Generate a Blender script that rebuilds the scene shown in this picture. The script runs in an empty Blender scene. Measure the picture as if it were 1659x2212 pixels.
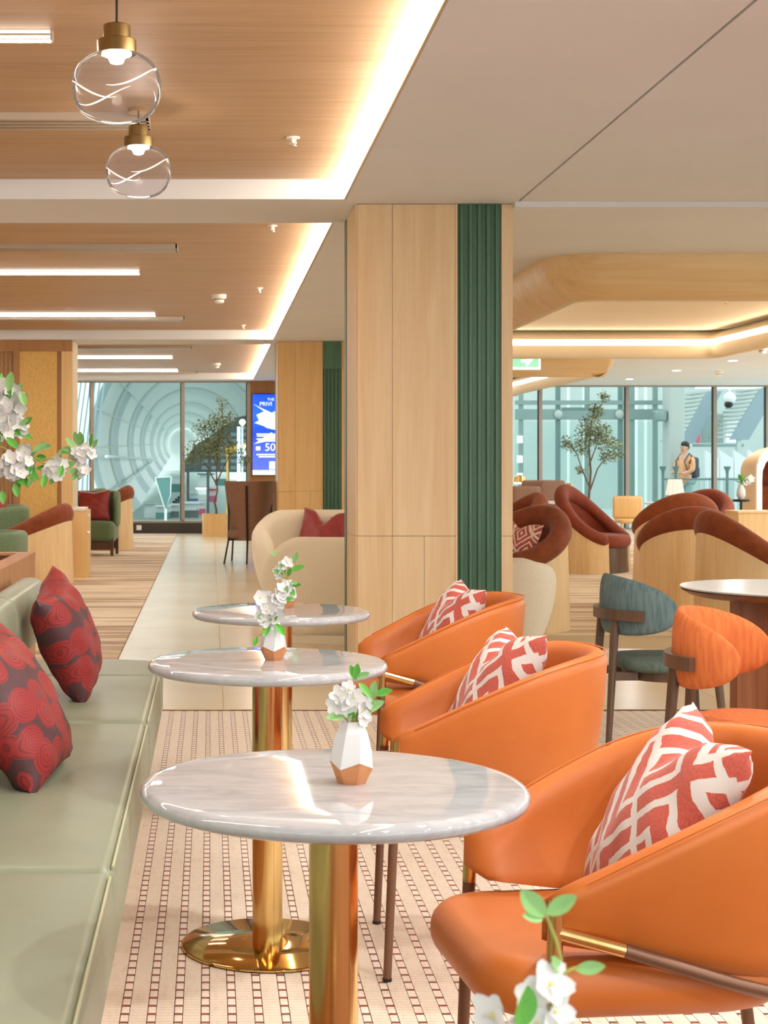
import bpy, bmesh, math, random
from mathutils import Vector, Matrix, Euler
random.seed(7)
PI = math.pi
R = math.radians
C = bpy.context.scene.collection
S = bpy.context.scene

# ------------------------------------------------------------------ camera
cam_d = bpy.data.cameras.new('camera')
cam = bpy.data.objects.new('camera', cam_d); C.objects.link(cam)
CH = 1.293                                   # eye height
cam.location = (0, 0, CH); cam.rotation_euler = (R(90), 0, 0)
cam_d.sensor_fit = 'HORIZONTAL'; cam_d.sensor_width = 36.0
cam_d.lens = 36.0 * 3400 / 1659
cam_d.shift_x = (829.5 - 455) / 1659
cam_d.shift_y = -(1106 - 1000) / 1659
cam_d.clip_start = 0.05; cam_d.clip_end = 2000
cam_d.dof.use_dof = True; cam_d.dof.focus_distance = 4.3; cam_d.dof.aperture_fstop = 20
S.camera = cam

# ------------------------------------------------------------------ world, exposure
W = bpy.data.worlds.new('world'); S.world = W; W.use_nodes = True
bg = W.node_tree.nodes['Background']
bg.inputs['Color'].default_value = (0.83, 0.90, 0.905, 1); bg.inputs['Strength'].default_value = 0.95
S.view_settings.view_transform = 'Standard'; S.view_settings.look = 'None'
S.view_settings.gamma = 1.0; S.view_settings.use_curve_mapping = False
S.view_settings.exposure = 1.26
E_COVE, E_BAR, E_RING, E_BULB, E_SPOT, W_DOWN = 8.5, 42.0, 5.5, 10.0, 20.0, 12.5
WARM = (1.0, 0.88, 0.72); NEUT = (1.0, 0.965, 0.92)

# ------------------------------------------------------------------ materials
def lin(c):
    if isinstance(c, str):
        c = c.lstrip('#'); c = [int(c[i:i+2], 16) / 255 for i in (0, 2, 4)]
    return tuple((x / 12.92 if x <= 0.04045 else ((x + 0.055) / 1.055) ** 2.4) for x in c[:3]) + (1.0,)

def new_mat(name):
    m = bpy.data.materials.new(name); m.use_nodes = True
    nt = m.node_tree
    return m, nt, nt.nodes['Principled BSDF']

def setp(b, rough=0.5, metal=0.0, spec=0.5, sheen=0.0, coat=0.0, emis=None, estr=0.0):
    b.inputs['Roughness'].default_value = rough; b.inputs['Metallic'].default_value = metal
    b.inputs['Specular IOR Level'].default_value = spec
    if sheen:
        b.inputs['Sheen Weight'].default_value = sheen; b.inputs['Sheen Roughness'].default_value = 0.4
    if coat:
        b.inputs['Coat Weight'].default_value = coat; b.inputs['Coat Roughness'].default_value = 0.08
    if emis is not None:
        b.inputs['Emission Color'].default_value = tuple(emis[:3]) + (1,); b.inputs['Emission Strength'].default_value = estr

def M(name, col, **kw):
    m, nt, b = new_mat(name); b.inputs['Base Color'].default_value = lin(col); setp(b, **kw); return m

def coords(nt, scale, rot=(0, 0, 0)):
    tc = nt.nodes.new('ShaderNodeTexCoord'); mp = nt.nodes.new('ShaderNodeMapping')
    mp.inputs['Scale'].default_value = scale; mp.inputs['Rotation'].default_value = rot
    nt.links.new(tc.outputs['Object'], mp.inputs['Vector']); return mp.outputs['Vector']

def ramp(nt, fac, stops, const=False):
    r = nt.nodes.new('ShaderNodeValToRGB'); e = r.color_ramp.elements
    while len(e) < len(stops): e.new(0.5)
    for i, (p, c) in enumerate(stops):
        e[i].position = p; e[i].color = lin(c)
    if const: r.color_ramp.interpolation = 'CONSTANT'
    nt.links.new(fac, r.inputs['Fac']); return r.outputs['Color']

def noise(nt, vec, scale=5, detail=4, rough=0.55, dist=0.0):
    n = nt.nodes.new('ShaderNodeTexNoise')
    n.inputs['Scale'].default_value = scale; n.inputs['Detail'].default_value = detail
    n.inputs['Roughness'].default_value = rough; n.inputs['Distortion'].default_value = dist
    nt.links.new(vec, n.inputs['Vector']); return n.outputs['Fac']

def math_n(nt, op, a, b=None, c=None):
    n = nt.nodes.new('ShaderNodeMath'); n.operation = op
    for i, x in enumerate((a, b, c)):
        if x is None: continue
        if isinstance(x, (int, float)): n.inputs[i].default_value = x
        else: nt.links.new(x, n.inputs[i])
    return n.outputs[0]

def mixc(nt, fac, a, b):
    n = nt.nodes.new('ShaderNodeMix'); n.data_type = 'RGBA'
    if isinstance(fac, (int, float)): n.inputs[0].default_value = fac
    else: nt.links.new(fac, n.inputs[0])
    for i, x in ((6, a), (7, b)):
        if hasattr(x, 'is_linked') or hasattr(x, 'links'): nt.links.new(x, n.inputs[i])
        else: n.inputs[i].default_value = lin(x)
    return n.outputs[2]

def bump(nt, b, h, strength=0.2, dist=0.01):
    n = nt.nodes.new('ShaderNodeBump'); n.inputs['Strength'].default_value = strength
    n.inputs['Distance'].default_value = dist
    nt.links.new(h, n.inputs['Height']); nt.links.new(n.outputs['Normal'], b.inputs['Normal'])

def NM(name, stops, scale=(1, 1, 1), ns=5, detail=4, nr=0.55, dist=0.0, bmp=0.0, bdist=0.004, rot=(0, 0, 0), **kw):
    """noise-ramp material on object coordinates"""
    m, nt, b = new_mat(name); v = coords(nt, scale, rot)
    f = noise(nt, v, ns, detail, nr, dist)
    nt.links.new(ramp(nt, f, stops), b.inputs['Base Color']); setp(b, **kw)
    if bmp: bump(nt, b, f, bmp, bdist)
    return m

def EM(name, col, strength):
    m, nt, b = new_mat(name); b.inputs['Base Color'].default_value = (0.8, 0.8, 0.8, 1)
    setp(b, 0.5, emis=col, estr=strength); return m

def glass_mat(name, tint, refl=0.08, rough=0.0, trans=1.0, edge=None):
    m = bpy.data.materials.new(name); m.use_nodes = True; nt = m.node_tree
    for n in list(nt.nodes):
        if n.type != 'OUTPUT_MATERIAL': nt.nodes.remove(n)
    out = [n for n in nt.nodes if n.type == 'OUTPUT_MATERIAL'][0]
    t = nt.nodes.new('ShaderNodeBsdfTransparent'); t.inputs[0].default_value = tuple(x * trans for x in tint) + (1,)
    g = nt.nodes.new('ShaderNodeBsdfGlossy'); g.inputs['Roughness'].default_value = rough
    lw = nt.nodes.new('ShaderNodeLayerWeight'); lw.inputs['Blend'].default_value = refl
    mx = nt.nodes.new('ShaderNodeMixShader')
    nt.links.new(lw.outputs['Fresnel'], mx.inputs[0]); nt.links.new(t.outputs[0], mx.inputs[1]); nt.links.new(g.outputs[0], mx.inputs[2])
    last = mx.outputs[0]
    if edge:
        d1 = nt.nodes.new('ShaderNodeBsdfTranslucent'); d1.inputs[0].default_value = lin(edge)
        d2 = nt.nodes.new('ShaderNodeBsdfDiffuse'); d2.inputs[0].default_value = lin(edge)
        d = nt.nodes.new('ShaderNodeAddShader'); nt.links.new(d1.outputs[0], d.inputs[0]); nt.links.new(d2.outputs[0], d.inputs[1])
        m2 = nt.nodes.new('ShaderNodeMixShader')
        mm = math_n(nt, 'POWER', lw.outputs['Facing'], 5.0); mm = math_n(nt, 'MULTIPLY', mm, 0.75); mm = math_n(nt, 'ADD', mm, 0.012)
        nt.links.new(mm, m2.inputs[0]); nt.links.new(last, m2.inputs[1]); nt.links.new(d.outputs[0], m2.inputs[2]); last = m2.outputs[0]
    nt.links.new(last, out.inputs['Surface']); return m

def wood(name, a, b_, grain='Z', s=1.0, rough=0.45, coat=0.0, c3=None):
    sc = {'X': (0.5, 9, 9), 'Y': (9, 0.5, 9), 'Z': (9, 9, 0.5)}[grain]
    sc = tuple(x * s for x in sc)
    m, nt, b = new_mat(name); v = coords(nt, sc)
    f1 = noise(nt, v, 1.3, 5, 0.6, 0.6)
    f2 = noise(nt, v, 6.0, 3, 0.6, 0.0)
    f = math_n(nt, 'ADD', math_n(nt, 'MULTIPLY', f1, 0.7), math_n(nt, 'MULTIPLY', f2, 0.3))
    st = [(0.3, a), (0.7, b_)] if c3 is None else [(0.28, c3), (0.45, a), (0.72, b_)]
    nt.links.new(ramp(nt, f, st), b.inputs['Base Color']); setp(b, rough, coat=coat)
    bump(nt, b, f2, 0.05, 0.002); return m

m_plaster = NM('plaster', [(0.3, '#e2e2e3'), (0.7, '#e6e6e7')], (1, 1, 1), 1.5, 2, rough=0.75)
m_plaster_warm = NM('plaster_cream', [(0.3, '#e6d3b0'), (0.7, '#ead8b8')], (1, 1, 1), 1.5, 2, rough=0.7)
m_ceilwood = wood('ceiling_veneer', '#bc9873', '#cdac8a', 'X', 1.0, 0.5, c3='#ab8963')
m_pilwood = wood('pillar_veneer', '#e2c092', '#edd3a8', 'Z', 0.9, 0.45, c3='#d8b280')
m_pilwood2 = wood('ash_veneer', '#e0b576', '#eac389', 'Z', 0.9, 0.45, c3='#d3a663')
m_tubwood = wood('oak_shell', '#e2be8a', '#eed3a5', 'Z', 1.2, 0.45, c3='#d4ac76')
m_darkwood = wood('walnut', '#57402f', '#6b513d', 'Z', 2.0, 0.4, c3='#453122')
m_redwood = wood('cherry_wood', '#8a4f2c', '#a5673f', 'Z', 1.2, 0.4, c3='#743d20')
m_planter = wood('planter_wood', '#a87346', '#bb875a', 'Z', 2.2, 0.45, c3='#99653a')
m_slat = wood('brown_slat', '#9d6c3a', '#b17f49', 'Z', 1.5, 0.5)
m_weave = NM('woven_panel', [(0.35, '#cfa050'), (0.65, '#dfb468')], (90, 90, 25), 1.0, 3, bmp=0.2, rough=0.6)
m_green = NM('green_lacquer', [(0.35, '#44694f'), (0.65, '#50775b')], (20, 20, 2), 1.0, 3, rough=0.42)
m_brass = NM('polished_brass', [(0.3, '#d8b470'), (0.7, '#e6c588')], (30, 30, 1), 1.0, 2, rough=0.17, metal=1.0)
m_cap = M('cap_metal', '#a89468', rough=0.14, metal=1.0)
m_brassplate = NM('brass_plate', [(0.3, '#cfa75c'), (0.7, '#dab46a')], (3, 3, 3), 1.0, 2, rough=0.08, metal=1.0)
m_bronze = M('brown_metal', '#7a5844', rough=0.38, metal=0.55)
m_black = M('black_metal', '#231f1d', rough=0.4, metal=0.3)
m_orange = NM('orange_leather', [(0.3, '#c06624'), (0.7, '#c86f2b')], (1, 1, 1), 6, 3, rough=0.48, sheen=0.04)
m_sofa = NM('sage_leather', [(0.3, '#858c76'), (0.7, '#909781')], (1, 1, 1), 5, 4, bmp=0.05, rough=0.36)
m_sofapipe = M('sage_piping', '#b4b798', rough=0.4)
m_rust = NM('rust_velvet', [(0.3, '#76330c'), (0.7, '#8a4012')], (1, 1, 1), 14, 5, bmp=0.08, rough=0.85, sheen=0.15)
m_rust2 = NM('terracotta_velvet', [(0.3, '#772f16'), (0.7, '#873a1c')], (1, 1, 1), 14, 5, rough=0.85, sheen=0.12)
m_cream = NM('cream_boucle', [(0.3, '#efe2c6'), (0.7, '#f2e7cf')], (1, 1, 1), 60, 4, bmp=0.12, rough=0.85, sheen=0.2)
m_cream2 = NM('ivory_boucle', [(0.3, '#e0d0b6'), (0.7, '#e6d8c2')], (1, 1, 1), 60, 4, bmp=0.12, rough=0.85, sheen=0.2)
m_greenfab = NM('green_fabric', [(0.3, '#5d7250'), (0.7, '#6d8260')], (1, 1, 1), 50, 4, bmp=0.1, rough=0.85, sheen=0.3)
m_teal = NM('teal_weave', [(0.35, '#4d6162'), (0.65, '#647876')], (45, 45, 5), 1.6, 4, bmp=0.15, rough=0.85)
m_tealseat = NM('dark_green_weave', [(0.35, '#48554a'), (0.65, '#58665a')], (40, 40, 8), 1.6, 4, rough=0.85)
m_orweave = NM('orange_weave', [(0.35, '#bf602d'), (0.65, '#cf7438')], (45, 45, 5), 1.6, 4, bmp=0.15, rough=0.85)
m_brownfab = NM('brown_fabric', [(0.35, '#8a6550'), (0.65, '#96705a')], (1, 1, 1), 40, 3, rough=0.8)
m_redfab = NM('crimson_satin', [(0.3, '#8f2b2b'), (0.7, '#a33936')], (1, 1, 1), 12, 3, rough=0.45, sheen=0.3)
m_white = M('white_glaze', '#cfcecf', rough=0.25)
m_whitepl = M('white_plastic', '#efe9e0', rough=0.4)
m_clay = NM('raw_clay', [(0.3, '#b9784c'), (0.7, '#c8895c')], (1, 1, 1), 60, 3, rough=0.8)
m_leaf = NM('leaf', [(0.3, '#4c9a35'), (0.7, '#6bb547')], (1, 1, 1), 30, 2, rough=0.45)
m_leaf2 = NM('pale_leaf', [(0.3, '#7fb56a'), (0.7, '#9bc884')], (1, 1, 1), 30, 2, rough=0.45)
m_leafd = NM('olive_leaf', [(0.3, '#47563a'), (0.7, '#7d8a5c')], (1, 1, 1), 8, 2, rough=0.55)
m_leafo = NM('olive_leaf_light', [(0.3, '#5c7044'), (0.7, '#a3ab78')], (1, 1, 1), 8, 2, rough=0.55)
m_petal = M('petal', '#dddbda', rough=0.6, sheen=0.2)
m_pollen = M('flower_eye', '#d9d27e', rough=0.6)
m_stem = NM('stem', [(0.3, '#b99a4a'), (0.7, '#8fa24e')], (1, 1, 1), 20, 2, rough=0.6)
m_bark = M('bark', '#6b5a48', rough=0.8)
m_alu = M('aluminium', '#c9b9a6', rough=0.35, metal=0.6)
m_slotdark = M('slot_shadow', '#5d4a3a', rough=0.7)
m_frame = M('window_frame', '#a39a8e', rough=0.4, metal=0.4)
m_framedark = M('dark_skirt', '#3a3430', rough=0.5)
m_grout = NM('grout', [(0.4, '#7c5140'), (0.6, '#8a5f4b')], (1, 1, 1), 8, 2, rough=0.9)
m_gout2 = M('tile_joint', '#c3ae8a', rough=0.8)
m_tilew = NM('mosaic_white', [(0.35, '#e6d6c6'), (0.65, '#efe2d4')], (1, 1, 1), 40, 2, rough=0.35)
m_tileb = NM('mosaic_beige', [(0.3, '#dfd0bd'), (0.5, '#e6d8c6'), (0.7, '#dac9b3')], (4, 1, 1), 12, 4, rough=0.4)
m_tiler = NM('mosaic_red', [(0.4, '#8f3f30'), (0.6, '#7d4a33')], (1, 1, 1), 9, 2, rough=0.4)
m_porc = NM('porcelain', [(0.35, '#dccbaa'), (0.65, '#e2d3b2')], (1, 1, 1), 1.2, 3, rough=0.22, spec=0.35)
m_rimstone = M('stone_top', '#efedea', rough=0.2)
m_pend = glass_mat('smoky_glass', (0.84, 0.82, 0.835), 0.08, 0.02, 1.0, '#e8dcd4')
m_swirl = M('white_ribbon', '#fff2e0', rough=0.3, emis=(1, .9, .75), estr=0.5)
m_pane = glass_mat('window_glass', (0.93, 0.975, 0.97), 0.05)
m_paneg = glass_mat('green_glass', (0.92, 0.97, 0.965), 0.08)
m_cove = EM('cove_diffuser', WARM, E_COVE)
m_bar = EM('bar_diffuser', NEUT, E_BAR)
m_barside = EM('bar_side', NEUT, 1.3)
m_ringled = EM('ring_diffuser', WARM, E_RING)
m_bulb = EM('bulb', (1, 0.93, 0.82), E_BULB)
m_spot = EM('downlight_lens', (1, 0.96, 0.9), E_SPOT)

def carpet_mat():
    m, nt, b = new_mat('streaked_carpet'); v = coords(nt, (0.45, 5.5, 1))
    f = noise(nt, v, 1.0, 5, 0.6, 0.3)
    v2 = coords(nt, (0.25, 1.1, 1)); g = noise(nt, v2, 1.0, 2)
    col = ramp(nt, f, [(0.34, '#86664a'), (0.43, '#b08f6e'), (0.50, '#d6c0a0'), (0.60, '#e2d2b6'), (0.72, '#c9b092')])
    col2 = mixc(nt, math_n(nt, 'MULTIPLY', g, 0.35), col, '#e0d6c6')
    nt.links.new(col2, b.inputs['Base Color']); setp(b, 0.8)
    h = noise(nt, coords(nt, (60, 60, 1)), 3, 2); bump(nt, b, h, 0.15, 0.004); return m
m_carpet = carpet_mat()

def marble_mat():
    m, nt, b = new_mat('white_marble'); v = coords(nt, (4.0, 13.0, 3.0), (0, 0, R(38)))
    f = noise(nt, v, 1.4, 6, 0.6, 0.8); g = noise(nt, v, 5.0, 4, 0.6, 0.3)
    h = math_n(nt, 'ADD', math_n(nt, 'MULTIPLY', f, 0.65), math_n(nt, 'MULTIPLY', g, 0.35))
    nt.links.new(ramp(nt, h, [(0.28, '#93959a'), (0.42, '#a7a9ad'), (0.56, '#b7b8bb'), (0.75, '#acacae')]), b.inputs['Base Color'])
    setp(b, 0.035, spec=0.95); return m
m_marble = marble_mat()

def circles_mat():
    """red jacquard of ringed discs on a grey-maroon ground"""
    m, nt, b = new_mat('jacquard_discs'); v = coords(nt, (1, 0.0, 1), (R(90), 0, 0))
    vo = nt.nodes.new('ShaderNodeTexVoronoi'); vo.voronoi_dimensions = '2D'; vo.inputs['Scale'].default_value = 11.5
    vo.inputs['Randomness'].default_value = 0.62; nt.links.new(v, vo.inputs['Vector'])
    d = vo.outputs['Distance']
    sepc = nt.nodes.new('ShaderNodeSeparateColor'); nt.links.new(vo.outputs['Color'], sepc.inputs[0])
    rad = math_n(nt, 'ADD', math_n(nt, 'MULTIPLY', sepc.outputs[0], 0.10), 0.48)
    inside = math_n(nt, 'LESS_THAN', d, rad)
    fq = math_n(nt, 'ADD', math_n(nt, 'MULTIPLY', sepc.outputs[1], 35), 38)
    wv = math_n(nt, 'SINE', math_n(nt, 'MULTIPLY', d, fq))
    ring = math_n(nt, 'GREATER_THAN', wv, 0.55)
    core = math_n(nt, 'LESS_THAN', d, math_n(nt, 'MULTIPLY', sepc.outputs[2], 0.16))
    red = mixc(nt, ring, '#8f1a1e', '#5e1418')
    red = mixc(nt, core, red, '#5b3338')
    th = noise(nt, coords(nt, (60, 1, 260)), 1.0, 2)
    red = mixc(nt, math_n(nt, 'MULTIPLY', th, 0.35), red, '#b03833')
    nt.links.new(mixc(nt, inside, '#4f2b30', red), b.inputs['Base Color'])
    setp(b, 0.55); bump(nt, b, th, 0.15, 0.003); return m
m_discs = circles_mat()

def geo_mat(name, red, white, scale=4.1, off=(0, 0, 0)):
    """ragged nested diamonds and chevrons, white on red"""
    m, nt, b = new_mat(name)
    tc = nt.nodes.new('ShaderNodeTexCoord'); mp = nt.nodes.new('ShaderNodeMapping')
    mp.inputs['Scale'].default_value = (1, 0.0, 1); mp.inputs['Location'].default_value = off
    nt.links.new(tc.outputs['Object'], mp.inputs['Vector'])
    nz = nt.nodes.new('ShaderNodeTexNoise'); nz.inputs['Scale'].default_value = 26; nz.inputs['Detail'].default_value = 4
    nt.links.new(mp.outputs[0], nz.inputs['Vector'])
    ad = nt.nodes.new('ShaderNodeMixRGB'); ad.blend_type = 'LINEAR_LIGHT'; ad.inputs[0].default_value = 0.008
    nt.links.new(mp.outputs[0], ad.inputs[1]); nt.links.new(nz.outputs['Color'], ad.inputs[2])
    sep = nt.nodes.new('ShaderNodeSeparateXYZ'); nt.links.new(ad.outputs[0], sep.inputs[0])
    x, z = sep.outputs['X'], sep.outputs['Z']
    def cell(v, s): return math_n(nt, 'ABSOLUTE', math_n(nt, 'SUBTRACT', math_n(nt, 'FRACT', math_n(nt, 'MULTIPLY', v, s)), 0.5))
    a = cell(x, scale * 0.95); c = cell(math_n(nt, 'ADD', z, 0.09), scale * 0.62)
    d = math_n(nt, 'ADD', a, math_n(nt, 'MULTIPLY', c, 1.25))
    st = math_n(nt, 'FRACT', math_n(nt, 'MULTIPLY', d, 4.3))
    lines = math_n(nt, 'LESS_THAN', st, 0.36)
    # crossing broad bands
    diag = math_n(nt, 'FRACT', math_n(nt, 'MULTIPLY', math_n(nt, 'ADD', math_n(nt, 'MULTIPLY', x, 0.9), z), 4.1))
    band = math_n(nt, 'LESS_THAN', diag, 0.085)
    w = math_n(nt, 'MAXIMUM', lines, band)
    th = noise(nt, coords(nt, (500, 1, 160), (0, R(35), 0)), 1.0, 1)
    rc = mixc(nt, th, red, '#d06a55')
    nt.links.new(mixc(nt, w, rc, white), b.inputs['Base Color']); setp(b, 0.8, sheen=0.2)
    bump(nt, b, w, 0.2, 0.003); return m
m_geo = geo_mat('woven_diamonds', '#9c2f2b', '#d2cac4')
m_geod = geo_mat('woven_diamonds_dark', '#75241f', '#e8c9b8', 6.0)

# ------------------------------------------------------------------ mesh helpers
class MB:
    def __init__(s): s.v = []; s.f = []
    def add(s, vs, fs):
        o = len(s.v); s.v += [tuple(p) for p in vs]; s.f += [tuple(i + o for i in q) for q in fs]
    def box(s, x0, x1, y0, y1, z0, z1):
        s.add([(x0,y0,z0),(x1,y0,z0),(x1,y1,z0),(x0,y1,z0),(x0,y0,z1),(x1,y0,z1),(x1,y1,z1),(x0,y1,z1)],
              [(0,3,2,1),(4,5,6,7),(0,1,5,4),(1,2,6,5),(2,3,7,6),(3,0,4,7)])
    def obox(s, c, size, rot=(0,0,0)):
        m = Euler(rot).to_matrix(); c = Vector(c); h = [x/2 for x in size]
        vs = [c + m @ Vector((sx*h[0], sy*h[1], sz*h[2])) for sz in (-1,1) for sx,sy in ((-1,-1),(1,-1),(1,1),(-1,1))]
        s.add(vs, [(0,3,2,1),(4,5,6,7),(0,1,5,4),(1,2,6,5),(2,3,7,6),(3,0,4,7)])
    def grid(s, fn, nu, nv, cu=False, cv=False):
        vs = [fn(i/(nu if cu else nu-1), j/(nv if cv else nv-1)) for i in range(nu) for j in range(nv)]
        fs = []
        for i in range(nu if cu else nu-1):
            for j in range(nv if cv else nv-1):
                a = i*nv+j; b = ((i+1)%nu)*nv+j; c = ((i+1)%nu)*nv+(j+1)%nv; d = i*nv+(j+1)%nv
                fs.append((a,b,c,d))
        s.add(vs, fs)
    def rings(s, rings, cap0=True, cap1=True):
        """list of closed rings of equal length"""
        n = len(rings[0]); vs = [p for r in rings for p in r]; fs = []
        for i in range(len(rings)-1):
            for j in range(n):
                fs.append((i*n+j, i*n+(j+1)%n, (i+1)*n+(j+1)%n, (i+1)*n+j))
        if cap0: fs.append(tuple(reversed(range(n))))
        if cap1: fs.append(tuple(range((len(rings)-1)*n, len(rings)*n)))
        s.add(vs, fs)
    def lathe(s, prof, n=32, c=(0,0,0), cap0=True, cap1=True, ph=0.0, sx=1.0, sy=1.0):
        s.rings([[(c[0]+sx*r*math.cos(ph+2*PI*k/n), c[1]+sy*r*math.sin(ph+2*PI*k/n), c[2]+z) for k in range(n)] for r, z in prof], cap0, cap1)
    def tube(s, pts, r, n=10, closed=False, flat=1.0):
        pts = [Vector(p) for p in pts]; N = len(pts)
        rr = r if isinstance(r, (list, tuple)) else [r]*N
        up = Vector((0,0,1)); out = []; prev = None
        for i in range(N):
            if closed: t = pts[(i+1)%N]-pts[i-1]
            else: t = pts[min(i+1,N-1)]-pts[max(i-1,0)]
            t.normalize()
            if prev is None:
                a = t.cross(up)
                if a.length < 1e-3: a = t.cross(Vector((1,0,0)))
                a.normalize()
            else:
                a = prev - t*prev.dot(t)
                if a.length < 1e-5: a = t.cross(up)
                a.normalize()
            prev = a; b = t.cross(a)
            out.append([pts[i]+rr[i]*(math.cos(2*PI*k/n)*a+flat*math.sin(2*PI*k/n)*b) for k in range(n)])
        if closed:
            n0 = n; vs = [p for q in out for p in q]
            s.add(vs, [(i*n0+j, i*n0+(j+1)%n0, ((i+1)%N)*n0+(j+1)%n0, ((i+1)%N)*n0+j) for i in range(N) for j in range(n0)])
        else: s.rings(out)
    def ball(s, c, r, n=12, m=8):
        rx, ry, rz = r if isinstance(r, (list, tuple)) else (r, r, r)
        s.rings([[(c[0]+rx*math.sin(PI*(i+.02)/(m+.04))*math.cos(2*PI*k/n), c[1]+ry*math.sin(PI*(i+.02)/(m+.04))*math.sin(2*PI*k/n), c[2]-rz*math.cos(PI*(i+.02)/(m+.04))) for k in range(n)] for i in range(m+1)])
    def prism(s, poly, z0, z1):
        n = len(poly)
        s.add([(x,y,z0) for x,y in poly]+[(x,y,z1) for x,y in poly],
              [tuple(reversed(range(n))), tuple(range(n,2*n))]+[(i,(i+1)%n,n+(i+1)%n,n+i) for i in range(n)])
    def prism_y(s, poly, y0, y1):
        """polygon in x,z swept along y"""
        n = len(poly)
        s.add([(x,y0,z) for x,z in poly]+[(x,y1,z) for x,z in poly],
              [tuple(range(n)), tuple(reversed(range(n,2*n)))]+[(i,n+i,n+(i+1)%n,(i+1)%n) for i in range(n)])
    def pad(s, out, z0, z1, r, k=5, dome=0.0, rb=None):
        """cushion: plan outline `out` (ccw), rounded top (r) and bottom (rb) edges"""
        rb = r if rb is None else rb
        n = len(out); P = [Vector((p[0], p[1])) for p in out]
        nor = []
        for i in range(n):
            t = P[(i+1)%n]-P[i-1]; v = Vector((t.y, -t.x)); v.normalize(); nor.append(v)
        def ring(ins, z): return [(P[i].x-nor[i].x*ins, P[i].y-nor[i].y*ins, z) for i in range(n)]
        rs = []
        for i in range(k+1):
            a = PI/2*(1-i/k); rs.append(ring(rb*(1-math.cos(a)), z0+rb*(1-math.sin(a))))
        for i in range(k+1):
            a = PI/2*i/k; rs.append(ring(r*(1-math.cos(a)), z1-r*(1-math.sin(a))))
        c = sum(P, Vector((0,0)))/n
        last = rs[-1]
        for f in (0.975, 0.85, 0.6, 0.3):
            rs.append([(c.x+(p[0]-c.x)*f, c.y+(p[1]-c.y)*f, z1+dome*(1-f*f)) for p in last])
        s.rings(rs)
    def mesh(s, name, smooth=True, ang=40, weld=False):
        me = bpy.data.meshes.new(name); me.from_pydata(s.v, [], s.f); me.update()
        bm = bmesh.new(); bm.from_mesh(me)
        if weld: bmesh.ops.remove_doubles(bm, verts=bm.verts, dist=1e-5)
        if len(s.f) < 60000: bmesh.ops.recalc_face_normals(bm, faces=bm.faces)
        bm.to_mesh(me); bm.free()
        if smooth:
            me.shade_smooth(); me.set_sharp_from_angle(angle=R(ang))
        return me
    def build(s, name, mat, parent=None, smooth=True, ang=40, weld=False, loc=None):
        me = s.mesh(name, smooth, ang, weld)
        me.materials.append(mat)
        o = bpy.data.objects.new(name, me); C.objects.link(o)
        if parent is not None: o.parent = parent
        if loc: o.location = loc
        return o

def tag(o, label=None, cat=None, group=None, kind=None):
    if label: o['label'] = label
    if cat: o['category'] = cat
    if group: o['group'] = group
    if kind: o['kind'] = kind
    return o
def thing(name, label, cat, loc=(0,0,0), rz=0.0, group=None):
    o = bpy.data.objects.new(name, None); C.objects.link(o); o.empty_display_size = 0.1
    o.location = loc; o.rotation_euler = (0, 0, rz); return tag(o, label, cat, group)
KIDS = {}
def copy_tree(o, parent=None):
    c = o.copy(); C.objects.link(c)
    if parent is not None:
        c.parent = parent
        c.matrix_parent_inverse = o.matrix_parent_inverse
    for ch in list(o.children): copy_tree(ch, c)
    return c
def piece(name, me, parent, loc=(0,0,0), rot=(0,0,0), scale=None):
    o = bpy.data.objects.new(name, me); C.objects.link(o); o.parent = parent; o.location = loc; o.rotation_euler = rot
    if scale: o.scale = scale
    return o
def one(mb_fn, name, mat, smooth=True, ang=40):
    mb = MB(); mb_fn(mb); me = mb.mesh(name, smooth, ang); me.materials.append(mat); return me
def at(px, py, Y): return Vector(((px-455)*Y/3400, Y, CH-(py-1000)*Y/3400))
def sm(t): t = max(0, min(1, t)); return t*t*(3-2*t)
def rrect(x0, x1, y0, y1, r, k=5):
    rs = r if isinstance(r, (list, tuple)) else [r]*4      # order: (x1,y0) (x1,y1) (x0,y1) (x0,y0)
    out = []
    for (cx, cy, a0), q in zip(((x1,y0,-90),(x1,y1,0),(x0,y1,90),(x0,y0,180)), rs):
        sx = -1 if cx == x1 else 1; sy = -1 if cy == y1 else 1
        for i in range(k+1):
            a = R(a0+90*i/k); out.append((cx+sx*q+q*math.cos(a), cy+sy*q+q*math.sin(a)))
    return out
def selip(ax, ay, e=2.5, n=40, cx=0, cy=0):
    out = []
    for k in range(n):
        a = 2*PI*k/n; c, s_ = math.cos(a), math.sin(a)
        out.append((cx+ax*math.copysign(abs(c)**(2/e), c), cy+ay*math.copysign(abs(s_)**(2/e), s_)))
    return out

# ================================================================== SETTING
def struct(name, mb, mat, parent=None, smooth=False, **kw):
    o = mb.build(name, mat, parent, smooth, **kw)
    if parent is None: o['kind'] = 'structure'
    return o
ZS, ZW, ZR = 2.80, 2.914, 2.77               # soffit, veneer ceiling, right-hand ceiling
XC = 0.775                                   # cove edge
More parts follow.
